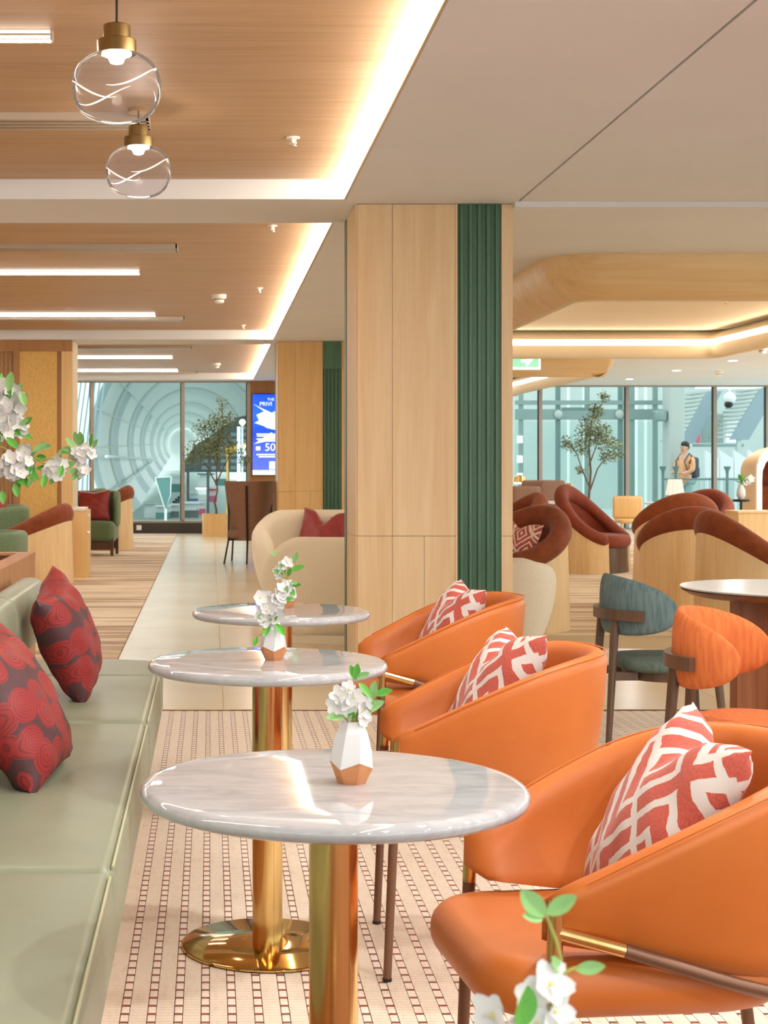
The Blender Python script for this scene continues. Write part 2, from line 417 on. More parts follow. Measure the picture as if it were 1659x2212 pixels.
# --- floor
b = MB(); b.box(-6.1, 11.1, -3.1, 30.2, -0.2, -0.004); floor = struct('floor', b, m_grout)
b = MB(); b.box(-6.0, -0.615, -2.9, 28.85, -0.0038, 0.0); struct('carpet', b, m_carpet, floor)
b = MB(); b.box(1.76, 11.0, 11.8, 29.9, -0.0038, 0.0); struct('carpet', b, m_carpet, floor)
b = MB(); b.box(-0.61, 10.9, 8.262, 11.796, -0.0038, -0.0015); b.box(-0.61, 1.755, 11.796, 28.85, -0.0038, -0.0015)
struct('tile_joint', b, m_gout2, floor)
b = MB(); b.box(-0.612, -0.34, -2.9, 8.255, -0.0038, 0.0); struct('floor_border', b, m_porc, floor)
def slab_me(w, l, t=0.003):
    def f(mb):
        c = 0.0015
        mb.rings([[(-w/2,-l/2,-t),(w/2,-l/2,-t),(w/2,l/2,-t),(-w/2,l/2,-t)],
                  [(-w/2,-l/2,-c),(w/2,-l/2,-c),(w/2,l/2,-c),(-w/2,l/2,-c)],
                  [(-w/2+c,-l/2+c,0),(w/2-c,-l/2+c,0),(w/2-c,l/2-c,0),(-w/2+c,l/2-c,0)]])
    return f
TW, TL = 0.677, 1.35
me = one(slab_me(TW-0.004, TL-0.004), 'floor_tile', m_porc, False)
for i in range(16):
    y = 8.262 + TL*(i+0.5)
    if y > 28.3: break
    for k in range(16):
        x = -0.61 + TW*(k+0.5)
        if x > (5.6 if y < 11.4 else 1.6) or x > 0.37*y + 0.6: continue
        if y > 11.4 and x + TW/2 > 1.76: continue
        piece('floor_tile', me, floor, (x, y, 0))
# mosaic: ladders of white squares with red rungs between fields of beige strips
PX, PYR = 0.0629, 0.0563
wt = one(slab_me(0.0187, 0.0425, 0.0035), 'mosaic_tile', m_tilew, False)
bw, br, bb = MB(), MB(), MB()
def quick(mb, x0, x1, y0, y1, z):
    mb.add([(x0,y0,-.0035),(x1,y0,-.0035),(x1,y1,-.0035),(x0,y1,-.0035),(x0,y0,z),(x1,y0,z),(x1,y1,z),(x0,y1,z)],
           [(4,5,6,7),(0,1,5,4),(1,2,6,5),(2,3,7,6),(3,0,4,7)])
npart = 0
NY = int((8.255-2.35)/PYR)
for c in range(60):
    lx = -0.337 + PX*c                       # left edge of the ladder
    for j in range(NY):
        y = 2.35 + PYR*j
        if lx > 0.40*y + 0.25: continue
        if -0.28 < lx < 0.46 and 3.62 < y < 5.02 and npart < 300:
            piece('mosaic_tile', wt, floor, (lx+0.0098, y+0.0213, 0)); npart += 1
        else: quick(bw, lx+.0005, lx+.0191, y+.0002, y+.0425, 0)
        quick(br, lx+.0005, lx+.0191, y+.0437, y+.0553, -0.0002)
        for q in range(3):
            yy = y + PYR*q/3
            quick(bb, lx+.0208, lx+.0617, yy+.0005, yy+PYR/3-.0007, 0)
tag(struct('white_mosaic', bw, m_tilew, floor), kind='stuff')
tag(struct('red_mosaic', br, m_tiler, floor), kind='stuff')
tag(struct('beige_mosaic', bb, m_tileb, floor), kind='stuff')

# --- plaster ceiling
b = MB()
b.box(XC, 1.769, -3, 9.08, ZS, 3.15); b.box(1.783, 11, -3, 9.08, ZS, 3.15)       # soffit, split by the shadow gap
b.box(1.769, 1.783, -3, 9.08, ZS+0.05, 3.15)
b.box(XC, 1.757, 9.08, 29, ZS, 3.15)
b.box(1.757, 11, 9.08, 30, ZR, 3.15)
for y0, y1 in ((-1.0, -0.1), (8.99, 9.89), (19.2, 20.0), (28.35, 29.0)):
    b.box(-6, XC, y0, y1, ZS, 3.15)
ceil = struct('ceiling', b, m_plaster)
bays = [(-3.0, -1.0), (-0.1, 8.99), (9.89, 19.2), (20.0, 28.35)]
for y0, y1 in bays:
    b = MB(); b.box(-6, 0.728, y0, y1, ZW, 3.15); struct('veneer_panel', b, m_ceilwood, ceil)
    b = MB(); b.box(0.728, XC, y0, y1, 2.99, 3.15); struct('cove_top', b, m_plaster, ceil)
names = ['behind the viewer', 'over the pendant lamps', 'middle bay', 'far bay by the windows']
for i, (y0, y1) in enumerate(bays):
    t = thing('cove_light', 'glowing warm cove strip along the wood ceiling edge, ' + names[i], 'light', (0, 0, 0), group='cove strips along the wood ceiling')
    b = MB(); b.add([(XC-.001,y0,2.812),(XC-.001,y1,2.812),(.7285,y1,2.914),(.7285,y0,2.914)], [(0,1,2,3)]); b.build('diffuser', m_cove, t, False)
    b = MB(); b.box(XC-.012, XC-.0005, y0, y1, 2.80, 2.812); b.build('edge_profile', m_alu, t, False)

# --- linear bar lamps and air slots under the veneer ceiling
def bar_lamp(x1, y, label):
    t = thing('bar_lamp', label, 'light', (0, y, ZW), group='linear bar lamps under the wood ceiling')
    x0 = -5.6
    b = MB(); b.box(x0, x1, -.022, .022, -.040, -.037); b.box(x0, x1, -.022, .022, -.024, -.016); b.box(x0, x1, -.02, .02, -.004, 0)
    b.box(x1, x1+.01, -.022, .022, -.040, 0); b.box(x0-.01, x0, -.022, .022, -.040, 0); b.build('housing', m_alu, t, False)
    b = MB(); b.box(x0, x1, -.0225, .0225, -.0365, -.0245); b.build('side_diffuser', m_barside, t, False)
    b = MB(); b.box(x0, x1, -.0225, .0225, -.0155, -.0045); b.build('side_diffuser', m_barside, t, False)
    b = MB(); b.box(x0, x1, -.017, .017, -.0412, -.0402); b.build('diffuser', m_bar, t, False)
for y, x1, lab in ((-2.0, -.6, 'white linear bar lamp added for fill on the wood ceiling behind the viewer'),  # this bar is added out of view as fill light
                   (2.1, -.6, 'white linear bar lamp on the wood ceiling just above the viewer'),
                   (5.9, -.6, 'double line white bar lamp at the upper left beside the near pendant'),
                   (13.2, -.6, 'front one of two white bar lamps in the middle ceiling bay'),
                   (16.96, -.6, 'rear one of two white bar lamps in the middle ceiling bay'),
                   (23.75, -.58, 'front one of two white bar lamps in the far ceiling bay'),
                   (27.15, -.57, 'rear one of two white bar lamps in the far ceiling bay')):
    bar_lamp(x1, y, lab)
def air_slot(x1, y, w, label):
    t = thing('air_slot', label, 'vent', (0, y, ZW), group='linear air slots in the wood ceiling')
    b = MB(); b.box(-5.6, x1, -w/2, w/2, -.012, -.0005); b.build('plate', m_slotdark, t, False)
    n = 4
    for k in range(n):
        yy = -w/2 + w*(k)/(n-1)
        b = MB(); b.box(-5.6, x1+.012, yy-.018, yy+.018, -.034, -.0005); b.build('slat', m_alu, t, False)
    b = MB(); b.box(x1, x1+.015, -w/2-.018, w/2+.018, -.034, -.0005); b.build('end_cap', m_alu, t, False)
for y, x1, lab in ((7.39, -.30, 'aluminium air slot behind the hanging glass pendants'),
                   (11.75, -.26, 'front aluminium air slot in the middle ceiling bay'),
                   (17.55, -.30, 'rear aluminium air slot in the middle ceiling bay'),
                   (21.96, -.27, 'front aluminium air slot in the far ceiling bay'),
                   (27.9, -.25, 'rear aluminium air slot above the far windows')):
    air_slot(x1, y, 0.20, lab)

# --- sprinklers, detectors, downlights
def sprinkler(x, y, z, label):
    t = thing('sprinkler', label, 'sprinkler', (x, y, z), group='ceiling sprinklers')
    b = MB(); b.lathe([(.035,0),(.033,-.006),(.012,-.008),(.010,-.03)], 16); b.build('escutcheon', m_whitepl, t)
    b = MB(); b.tube([(-.012,0,-.01),(-.016,0,-.028),(0,0,-.042)], .003, 6); b.tube([(.012,0,-.01),(.016,0,-.028),(0,0,-.042)], .003, 6)
    b.lathe([(.02,-.045),(.02,-.042),(.004,-.042)], 12); b.build('deflector', m_alu, t)
for x, y, z, l in ((.41, 7.84, ZW, 'white ceiling sprinkler in the near bay right of the pendants'),
                   (.45, 14.58, ZW, 'white ceiling sprinkler beside the smoke detector in the middle bay'),
                   (.38, 18.5, ZW, 'white ceiling sprinkler at the rear of the middle bay'),
                   (.42, 10.75, ZW, 'white ceiling sprinkler just behind the near ceiling beam'),
                   (5.9, 19.6, ZR, 'small ceiling sprinkler right of the rear wood ceiling ring'),
                   (4.65, 14.2, ZR, 'small ceiling sprinkler inside the lit wood ceiling ring')):
    sprinkler(x, y, z, l)
def detector(x, y, z, label):
    t = thing('smoke_detector', label, 'smoke detector', (x, y, z), group='smoke detectors')
    b = MB(); b.lathe([(.072,0),(.07,-.03),(.05,-.045),(.045,-.075),(.03,-.082)], 20); b.build('body', m_whitepl, t)
    b = MB(); b.lathe([(.055,-.043),(.049,-.05),(.049,-.043)], 20); b.build('vent_ring', m_slotdark, t)
for x, y, z, l in ((.08, 15.18, ZW, 'white smoke detector on the middle bay of the wood ceiling'),
                   (.09, 25.6, ZW, 'white smoke detector on the far bay of the wood ceiling'),
                   (8.2, 25.4, ZR, 'white smoke detector on the plaster ceiling by the right windows'),
                   (7.05, 20.1, ZR, 'white smoke detector at the right edge beside the lit ceiling ring')):
    detector(x, y, z, l)
def downlight(x, y, z, l, watts):
    t = thing('downlight', l, 'light', (x, y, z), group='round downlights in the plaster ceiling')
    b = MB(); b.lathe([(.085,0),(.085,-.004),(.068,-.006),(.066,-.001)], 24, cap0=False, cap1=False); b.build('trim_ring', m_whitepl, t)
    b = MB(); b.lathe([(.066,-.003),(.066,-.0005)], 24); b.build('lens', m_spot, t)
    la = bpy.data.lights.new('downlight_lamp', 'AREA'); la.shape = 'DISK'; la.size = .12; la.energy = watts; la.color = (1, .965, .93)
    lo = bpy.data.objects.new('downlight_lamp', la); C.objects.link(lo); lo.parent = t; lo.location = (0, 0, -.006)
for x, y, l in ((7.53, 22.7, 'right-hand one of the three round downlights before the windows'), (7.43, 25.1, 'middle one of the three round downlights before the windows'),
                (7.37, 27.7, 'left-hand one of the three round downlights before the windows')):
    downlight(x, y, ZR, l, W_DOWN)
for x in (1.35, 3.1, 4.9, 6.9):  # unseen lamps added to fill the near right side with light
    for y in (-1.6, .4, 2.4, 4.3):
        downlight(x, y, ZS, 'round fill downlight added in the plaster ceiling in front of the picture, out of view', W_DOWN)
for x, ys_ in ((7.4, (10.2, 12.6, 15.0, 17.5, 19.8)), (9.6, (10.2, 13.5, 17, 20.5, 24))):  # more unseen lamps, added to brighten the far right side
    for y in ys_: downlight(x, y, ZR, 'round fill downlight added in the plaster ceiling beyond the right picture edge', W_DOWN*1.5)

# --- dropped wood ceiling rings with inner cove
def ceiling_ring(x0, x1, y0, y1, r, label):
    t = thing('ceiling_ring', label, 'ceiling ring', (0, 0, 0), group='wood-clad ceiling rings')
    out = rrect(x0, x1, y0, y1, r, 8); n = len(out)
    P = [Vector(p) for p in out]; nor = []
    for i in range(n):
        tt = P[(i+1)%n]-P[i-1]; v = Vector((tt.y,-tt.x)); v.normalize(); nor.append(v)
    def strip(prof, mat, name, smooth=True):
        b = MB(); b.rings([[(P[i].x-nor[i].x*q, P[i].y-nor[i].y*q, z) for i in range(n)] for q, z in prof], False, False)
        return b.build(name, mat, t, smooth, 60)
    strip([(0,ZR),(.0,ZR-.03),(.012,2.68),(.045,2.60),(.10,2.52),(.18,2.466),(.20,2.46)], m_ringwood, 'outer_cladding')
    strip([(.20,2.46),(.235,2.452),(.275,2.462),(.305,2.50),(.315,2.59),(.305,2.598)], m_plaster_warm, 'inner_fascia')
    strip([(.305,2.599),(.305,2.66)], m_ringled, 'cove_diffuser', False)
    strip([(.305,2.661),(.27,2.70),(.20,2.745),(.12,ZR)], m_plaster_warm, 'cove_curve')
m_ringwood = wood('ring_veneer', '#e6c08a', '#f0d3a2', 'X', 0.7, 0.4, c3='#d9ad74')
ceiling_ring(2.4, 5.85, 11.05, 17.75, 0.42, 'large wood-clad ceiling ring with glowing inner cove, nearer one')
ceiling_ring(2.2, 5.45, 21.1, 27.6, 0.12, 'second wood-clad ceiling ring, behind the green exit sign')
b = MB(); b.box(2.62, 5.6, 11.3, 17.5, ZR-.004, ZR-.0005); struct('ring_soffit', b, m_plaster_warm, ceil)

# --- outer walls (out of frame except the partition and window walls)
b = MB(); b.box(-6.2, -6, -3.1, 29.2, -.2, 3.2); struct('wall_left', b, m_plaster)
def glazed(name, wname, horizontal, fixed, a0, a1, step):
    """unseen outer wall with glazing added for daylight fill: sill, head, mullions and panes"""
    def bx(mb, u0, u1, w0, w1, z0, z1):
        if horizontal: mb.box(u0, u1, fixed+w0, fixed+w1, z0, z1)
        else: mb.box(fixed+w0, fixed+w1, u0, u1, z0, z1)
    b = MB(); bx(b, a0, a1, 0, .2, -.2, .12); bx(b, a0, a1, 0, .2, 2.75, 3.2); struct(wname, b, m_plaster)
    b = MB(); bx(b, a0, a1, .02, .14, .121, .15); bx(b, a0, a1, .02, .14, 2.70, 2.749); w = struct(name, b, m_frame)
    u = a0
    while u < a1-.1:
        v = min(u+step, a1)
        b = MB(); bx(b, u, u+.06, .03, .13, .15, 2.70); struct('mullion', b, m_frame, w)
        b = MB(); bx(b, u+.06, v, .075, .087, .15, 2.70); struct('pane', b, m_pane, w); u = v
glazed('fill_window_right', 'wall_right', False, 11.0, -3.1, 29.9, 1.65)  # glazing added out of view so daylight lifts the right-hand ceiling
glazed('fill_window_rear', 'wall_rear', True, -3.3, -6.2, 11.0, 1.72)  # likewise added behind the camera to let daylight in
b = MB(); b.box(-6.2, 11.2, -3.3, 30.3, 3.151, 3.3); struct('ceiling', b, m_plaster)

# --- partition with slats and woven panel
part = MB(); part.box(-5.99, -1.705, 19.36, 20.06, 0, ZS); wp = struct('wall_partition', part, m_pilwood2)
b = MB(); b.box(-5.99, -1.70, 19.30, 19.362, 2.66, 2.799); struct('head_rail', b, m_slat, wp)
b = MB(); b.box(-1.83, -1.70, 19.30, 19.362, 0, 2.66); struct('stile', b, m_pilwood2, wp)
b = MB(); b.box(-1.885, -1.83, 19.335, 19.362, 0, 2.66); struct('shadow_rail', b, m_slat, wp)
b = MB(); b.box(-2.345, -1.885, 19.315, 19.362, 0, 2.66); struct('woven_panel', b, m_weave, wp)
b = MB(); b.box(-2.42, -2.345, 19.30, 19.362, 0, 2.66); struct('stile', b, m_slat, wp)
sl = one(lambda mb: mb.obox((0,0,1.33),(.03,.035,2.66)), 'slat', m_slat, False)
for k in range(14): piece('slat', sl, wp, (-2.455-.052*k, 19.344, 0))
b = MB(); b.box(-1.704, -1.694, 19.36, 20.06, 0, ZS-.001); struct('end_panel', b, m_plaster_warm, wp)

# --- window walls
def window(name, y, xs, z0, z1, parts, pane_mat, kick=None):
    b = MB(); b.box(xs[0], xs[-1], y-.05, y+.05, z1-.03, z1); b.box(xs[0], xs[-1], y-.06, y+.06, z0-.03, z0+.01)
    w = struct(name, b, m_frame)
    for x in parts:
        b = MB(); b.box(x-.032, x+.032, y-.06, y+.06, z0, z1-.03); struct('mullion', b, m_frame, w)
        b = MB(); b.box(x-.05, x-.032, y-.03, y+.03, z0, z1-.03); struct('mullion_gasket', b, m_framedark, w)
    for a, c in zip(xs[:-1], xs[1:]):
        b = MB(); b.box(a+.03, c-.05, y-.006, y+.006, z0, z1-.03); struct('pane', b, pane_mat, w)
    if kick:
        b = MB(); b.box(xs[0], xs[-1], y-.11, y+.06, 0, z0-.03); struct('skirt', b, m_framedark, w)
    return w
w1 = window('window_1', 29.0, [-5.9, -3.85, -2.18, -0.51, 0.73], 0.22, ZS, [-3.85, -2.18, -0.51, 0.70], m_pane, True)
w2 = window('window_2', 30.0, [1.9, 2.98, 4.63, 6.28, 7.93, 9.6, 10.95], 0.05, ZR, [2.98, 4.63, 6.28, 7.93, 9.6, 10.6], m_paneg)
b = MB(); b.box(-1.36, -1.27, 28.87, 28.889, 0.06, 0.15); b.box(-1.345, -1.285, 28.865, 28.87, .075, .135)
tag(b.build('wall_socket', m_whitepl, None, False), 'small white wall socket on the dark window skirt', 'socket')
b = MB(); b.box(.73, 1.9, 28.9, 29.15, 0, ZS); struct('wall_back', b, m_slat)
b = MB(); b.box(1.9, 2.0, 28.9, 30.1, 0, ZR); struct('wall_back', b, m_slat)

# --- pillars
def pillar(y0, y1, x0, xg0, xg1, x1, zcap, label, cap):
    t = thing('pillar', label, 'pillar', (0, y0, 0), group='wood and green pillars')
    d = y1-y0
    b = MB(); b.box(x0+.02, x1-.02, .02, d-.005, 0, ZS-.001); b.build('core', m_pilwood, t, False)
    pm = m_pilwood if not cap else m_pilwood2
    def slab(xa, xb, za, zb, ya=0, yb=.022):
        b = MB(); b.obox(((xa+xb)/2, (ya+yb)/2, (za+zb)/2), (xb-xa-.0022, yb-ya, zb-za-.003)); b.build('panel', pm, t, False)
    zj = 0.868 if not cap else 0.94
    xs = [x0+.012, x0+.215, xg0-.012]
    for a, c in zip(xs[:-1], xs[1:]): slab(a, c, zj, ZS-.002)
    xs = [x0+.012, x0+.215, x0+.40, xg0-.012]
    for a, c in zip(xs[:-1], xs[1:]): slab(a, c, 0, zj)
    b = MB(); b.box(xg0-.012, xg0, -.004, .022, 0, ZS-.002); b.build('edge_trim', pm, t, False)
    slab(xg1, x1, zj, ZS-.002); slab(xg1, x1, 0, zj)
    # chamfered corner, left return and green strip at the back of it
    for za, zb in ((0, zj), (zj, ZS-.002)):
        b = MB(); b.prism([(x0,.012),(x0+.012,0),(x0+.012,.03),(x0+.03,d-.14),(x0,d-.14)][::1], za+.001, zb-.001); b.build('return_panel', pm, t, False)
    b = MB(); b.box(x0-.004, x0+.03, d-.138, d-.012, 0, ZS-.002); b.build('green_strip', m_green, t, False)
    b = MB(); b.box(x0-.003, x0+.03, d-.012, d, 0, ZS-.002); b.build('edge_trim', pm, t, False)
    b = MB(); b.box(xg0, xg1, .012, .03, 0, ZS-.002); b.build('green_panel', m_green, t, False)
    n = 5; p = (xg1-xg0)/n
    ztop = ZS-.002 if not cap else zcap
    if cap:
        b = MB(); b.box(xg0, xg1, -.006, .014, zcap, ZS-.002); b.build('cap_panel', m_green, t, False)
    def fl(mb):
        w = p*.52; mb.prism([(-w/2,.012),(-w*.3,-.008),(w*.3,-.008),(w/2,.012)], 0, ztop)
    me = one(fl, 'flute', m_green, False)
    for k in range(n): piece('flute', me, t, (xg0+p*(k+.5), 0, 0))
    b = MB(); b.box(x1-.02, x1, .023, d, 0, ZS-.001); b.build('side_panel', pm, t, False)
pillar(9.15, 9.87, 0.842, 1.434, 1.690, 1.757, 2.3, 'large pale wood pillar with a dark green fluted strip, nearest one', False)
pillar(19.48, 20.2, 0.831, 1.387, 1.62, 1.72, 2.456, 'golden wood pillar with a green fluted strip behind the cream sofas', True)

# --- display screen
def text_mesh(body, size, parent, mat, loc, rot=(R(90),0,0), name='lettering', ext=0.0012, align='LEFT'):
    cu = bpy.data.curves.new(name, 'FONT'); cu.body = body; cu.size = size; cu.extrude = ext; cu.align_x = align; cu.resolution_u = 3
    o = bpy.data.objects.new(name, cu); C.objects.link(o)
    dg = bpy.context.evaluated_depsgraph_get(); me = bpy.data.meshes.new_from_object(o.evaluated_get(dg))
    bpy.data.objects.remove(o); bpy.data.curves.remove(cu); me.materials.clear(); me.materials.append(mat)
    return piece(name, me, parent, loc, rot)
t = thing('display_screen', 'tall glowing blue advertising screen with white lettering on the far wall', 'screen', (0.77, 28.86, 1.075))
sw, sh = 0.86, 1.475
def scr_mat():
    m, nt, b = new_mat('blue_screen'); v = coords(nt, (1,1,1))
    sep = nt.nodes.new('ShaderNodeSeparateXYZ'); nt.links.new(v, sep.inputs[0])
    c = ramp(nt, math_n(nt, 'MULTIPLY', sep.outputs['Z'], 1/sh), [(0.0,'#4f64ef'),(0.35,'#3a55ee'),(0.5,'#0b3fe0'),(0.75,'#1f5cf0'),(1.0,'#0a45ea')])
    nt.links.new(c, b.inputs['Base Color']); nt.links.new(c, b.inputs['Emission Color']); setp(b, .3); b.inputs['Emission Strength'].default_value = 0.6
    nt.links.new(c, b.inputs['Emission Color']); return m
m_scr = scr_mat(); m_scrw = EM('screen_white', (0.9, 0.97, 1.0), 0.5); m_scrl = EM('screen_pale', (0.45, 0.62, 1.0), 0.5)
b = MB(); b.box(-.012, sw, .0, .04, -.012, sh+.012); b.build('bezel', m_black, t, False)
b = MB(); b.box(0, sw-.012, -.003, -.0005, 0, sh); b.build('picture', m_scr, t, False)
def flat(poly, mat, name, y=-.006):
    b = MB(); b.prism_y(poly, y, y+.0025); return b.build(name, mat, t, False)
flat([(0,0),(sw-.012,0),(sw-.012,.085),(0,.085)], m_scrw, 'bottom_band')
flat([(.03,.95),(.60,1.28),(.5,.80)], m_scrl, 'light_ray', -.0045)
flat([(.02,.56),(.34,.78),(.5,.68),(.2,.60)], m_scrl, 'light_ray', -.0045)
flat([(.01,1.30),(.30,1.16),(.30,1.10)], m_scrl, 'light_ray', -.0045)
flat([(.07,1.10),(.25,1.18),(.48,1.08),(.44,.82),(.26,.86),(.15,.93)], m_scrw, 'white_ticket')
flat([(.305,.10),(.48,.10),(.48,.245),(.305,.245)], m_scrw, 'white_box')
for z, x0 in ((.735,.07),(.70,.08),(.645,.07),(.61,.10),(.36,.07),(.32,.11)):
    flat([(x0,z),(.66,z),(.66,z+.022),(x0,z+.022)], m_scrw, 'small_text_line')
text_mesh('PRIVI', .105, t, m_scrw, (.125, -.005, 1.265)); text_mesh('THE', .07, t, m_scrw, (.27, -.005, 1.36))
text_mesh('50%', .20, t, m_scrw, (.22, -.005, .44)); flat([(.06,.45),(.14,.45),(.14,.52),(.06,.52)], m_scrw, 'price_mark')

# --- exit sign
t = thing('exit_sign', 'green and white exit sign hanging below the wood ceiling ring', 'sign', (3.35, 18.5, 2.39))
m_sg = EM('exit_green', (0.02, 0.62, 0.33), 0.4); m_sw = EM('exit_white', (0.95, 1, 0.97), 0.35)
b = MB(); b.box(0, .53, 0, .03, 0, .155); b.build('housing', m_sw, t, False)
b = MB(); b.box(.012, .505, -.003, -.0005, .028, .146); b.build('green_field', m_sg, t, False)
b = MB(); b.prism_y([(.30,.118),(.36,.118),(.36,.135),(.45,.135),(.41,.085),(.38,.045),(.345,.045),(.36,.085),(.30,.085)], -.006, -.0035); b.build('arrow', m_sw, t, False)
b = MB(); b.prism_y([(.04,.05),(.08,.09),(.07,.12),(.12,.125),(.16,.09),(.14,.08),(.11,.10),(.12,.07),(.20,.05),(.19,.035),(.10,.06),(.06,.035)], -.006, -.0035); b.ball((.145,-.005,.13),(.012,.002,.012),10,6); b.build('running_figure', m_sw, t, False)
for x in (.08, .45):
    b = MB(); b.tube([(x,.015,.154),(x,.015,ZR-2.39)], .005, 6); b.build('hanger', m_alu, t)

# ================================================================== THINGS
# --- pendants
def pendant(x, y, zc, label):
    t = thing('pendant_lamp', label, 'pendant lamp', (x, y, zc), group='smoky glass pendants')
    prof = []
    for i in range(25):
        a = PI*i/24; r = .15*abs(math.sin(a))**0.72; z = -.118*math.copysign(abs(math.cos(a))**0.9, math.cos(a))
        prof.append((max(r, .055 if i > 12 else .004), z))
    b = MB(); b.lathe(prof, 48, cap0=True, cap1=False); b.build('glass_globe', m_pend, t)
    b = MB(); b.lathe([(.066,.112),(.066,.155),(.064,.157),(.046,.157),(.046,.205),(.043,.208),(.006,.208)], 32); b.build('cap', m_cap, t)
    b = MB(); b.lathe([(.05,.108),(.05,.112)], 24); b.lathe([(.0, .075),(.022,.082),(.03,.10),(.03,.108)], 20); b.build('lamp_bulb', m_bulb, t)
    la = bpy.data.lights.new('pendant_bulb', 'POINT'); la.energy = 1.3; la.color = (1, .9, .76); la.shadow_soft_size = .02
    lo = bpy.data.objects.new('pendant_bulb', la); C.objects.link(lo); lo.parent = t; lo.location = (0, 0, .045)
    b = MB(); b.tube([(0,0,.207),(0,0,ZW-zc)], .0042, 8); b.build('cord', m_black, t)
    b = MB(); b.lathe([(.05, ZW-zc-.0),(.05,ZW-zc-.02),(.006,ZW-zc-.025)], 24); b.build('ceiling_rose', m_brass, t)
    for ph, sg, q in ((R(-168),1,-.025),(R(-20),-1,.012),(R(75),1,0.0)):
        b = MB(); pts = []
        for k in range(22):
            u = k/21; a = ph + sg*u*R(80); z = q + .040*math.cos(u*PI+.3)*1.0
            rr = .1505*(1-min(.95,(abs(z)/.118))**2.6)**.42
            pts.append((rr*math.cos(a), rr*math.sin(a), z))
        b.tube(pts, [.0006+.0022*math.sin(PI*k/21) for k in range(22)], 6); b.build('swirl', m_swirl, t)
pendant(-.315, 5.28, 2.553, 'larger looking smoky glass pendant lamp hanging in front, nearest')
pendant(-.330, 7.20, 2.625, 'smaller looking smoky glass pendant lamp hanging behind the first')

# --- bistro tables
def bistro_table(x, y, label):
    t = thing('bistro_table', label, 'table', (x, y, 0), group='round marble bistro tables')
    rt = .32
    b = MB(); b.lathe([(rt-.05,.737),(rt-.012,.737),(rt-.004,.741),(rt,.7505),(rt-.003,.759),(rt-.010,.7640),(rt-.020,.765),(rt*.6,.765)], 96); b.build('tabletop', m_marble, t, ang=50)
    b = MB(); b.lathe([(.0405,.009),(.0405,.735)], 48); b.build('column', m_brass, t)
    b = MB(); b.lathe([(.12,.73),(.12,.737)], 40); b.build('mounting_plate', m_bronze, t)
    b = MB(); b.lathe([(.226,.003),(.230,.004),(.230,.008),(.227,.0105),(.05,.012)], 72); b.build('base_plate', m_brassplate, t)
    b = MB(); b.lathe([(.222,0),(.222,.003)], 60); b.build('base_pad', m_black, t)
    return t
bistro_table(.20, 1.0, 'white marble bistro table nearest the viewer, below the picture edge, under the foreground sprig')
bistro_table(.203, 2.60, 'front white marble bistro table with brass column, largest of the row')
bistro_table(.152, 4.21, 'second white marble bistro table with brass column, between the first and third')
bistro_table(.2526, 5.65, 'third white marble bistro table, farthest of the row near the pillar')

# --- leaves, blossoms
def leaf_me(name, L, Wd, mat, curl=.25, n=7):
    def f(mb):
        def fn(u, v):
            w = Wd*math.sin(PI*min(1,(u*.96+.02)))**.75*(1-.25*u)
            s_ = v*2-1; x = s_*w/2
            return (x, L*u*math.cos(curl*u), L*u*math.sin(curl*u)*.6 + abs(s_)*w*.22)
        mb.grid(fn, n, 5)
        o = len(mb.v)
        mb.grid(lambda u, v: tuple(Vector(fn(u, 1-v))+Vector((0,0,-.0004))), n, 5)
    return one(f, name, mat, True, 60)
LEAF = [leaf_me('leaf', 1.0, .52, m_leaf), leaf_me('leaf', 1.0, .50, m_leaf2, .4), leaf_me('leaf', 1.0, .42, m_leaf, .1)]
def petal_f(mb):
    mb.grid(lambda u, v: ((v*2-1)*.5*math.sin(PI*min(1,u*.8+.12))**.8*.95, u, .28*u*u-.02+.10*(v*2-1)**2*u), 6, 5)
PETAL = one(petal_f, 'petal', m_petal, True, 70)
EYE = one(lambda mb: mb.ball((0,0,.03), (.13,.13,.10), 10, 6), 'flower_eye', m_pollen)
def orient(d, up=None, roll=0.0):
    """matrix whose z axis is d"""
    z = Vector(d).normalized(); a = Vector((0,0,1)) if abs(z.z) < .95 else Vector((1,0,0))
    x = a.cross(z).normalized(); y = z.cross(x); m = Matrix((x, y, z)).transposed()
    return (m @ Matrix.Rotation(roll, 3, 'Z')).to_euler()
def blossom(parent, loc, d, size, subs=True, name='blossom', np_=5):
    """flower with five petals; petals are sub-parts where they can be told apart"""
    if subs:
        o = piece(name, EYE, parent, loc, orient(d, roll=random.random()*6), (size,)*3)
        for k in range(np_):
            p = piece('petal', PETAL, o, (0,0,0), (R(random.uniform(-8,14)), 0, 2*PI*k/np_+random.uniform(-.1,.1)))
            p.scale = (1, random.uniform(.9,1.08), 1)
    else:
        o = piece(name, BLOSSOM, parent, loc, orient(d, roll=random.random()*6), (size,)*3)
    return o
def blossom_f():
    mb = MB()
    for k in range(5):
        a = 2*PI*k/5; ca, sa = math.cos(a), math.sin(a)
        o = len(mb.v); petal_f(mb)
        for i in range(o, len(mb.v)):
            x, y, z = mb.v[i]; mb.v[i] = (x*ca-y*sa, x*sa+y*ca, z)
    me = mb.mesh('blossom', True, 70); me.materials.append(m_petal); me.materials.append(m_pollen)
    bm = bmesh.new(); bm.from_mesh(me); n0 = len(bm.faces)
    bmesh.ops.create_uvsphere(bm, u_segments=8, v_segments=5, radius=.12)
    bm.faces.ensure_lookup_table()
    for f in bm.faces[n0:]: f.material_index = 1; f.smooth = True
    bm.to_mesh(me); bm.free(); return me
BLOSSOM = blossom_f()
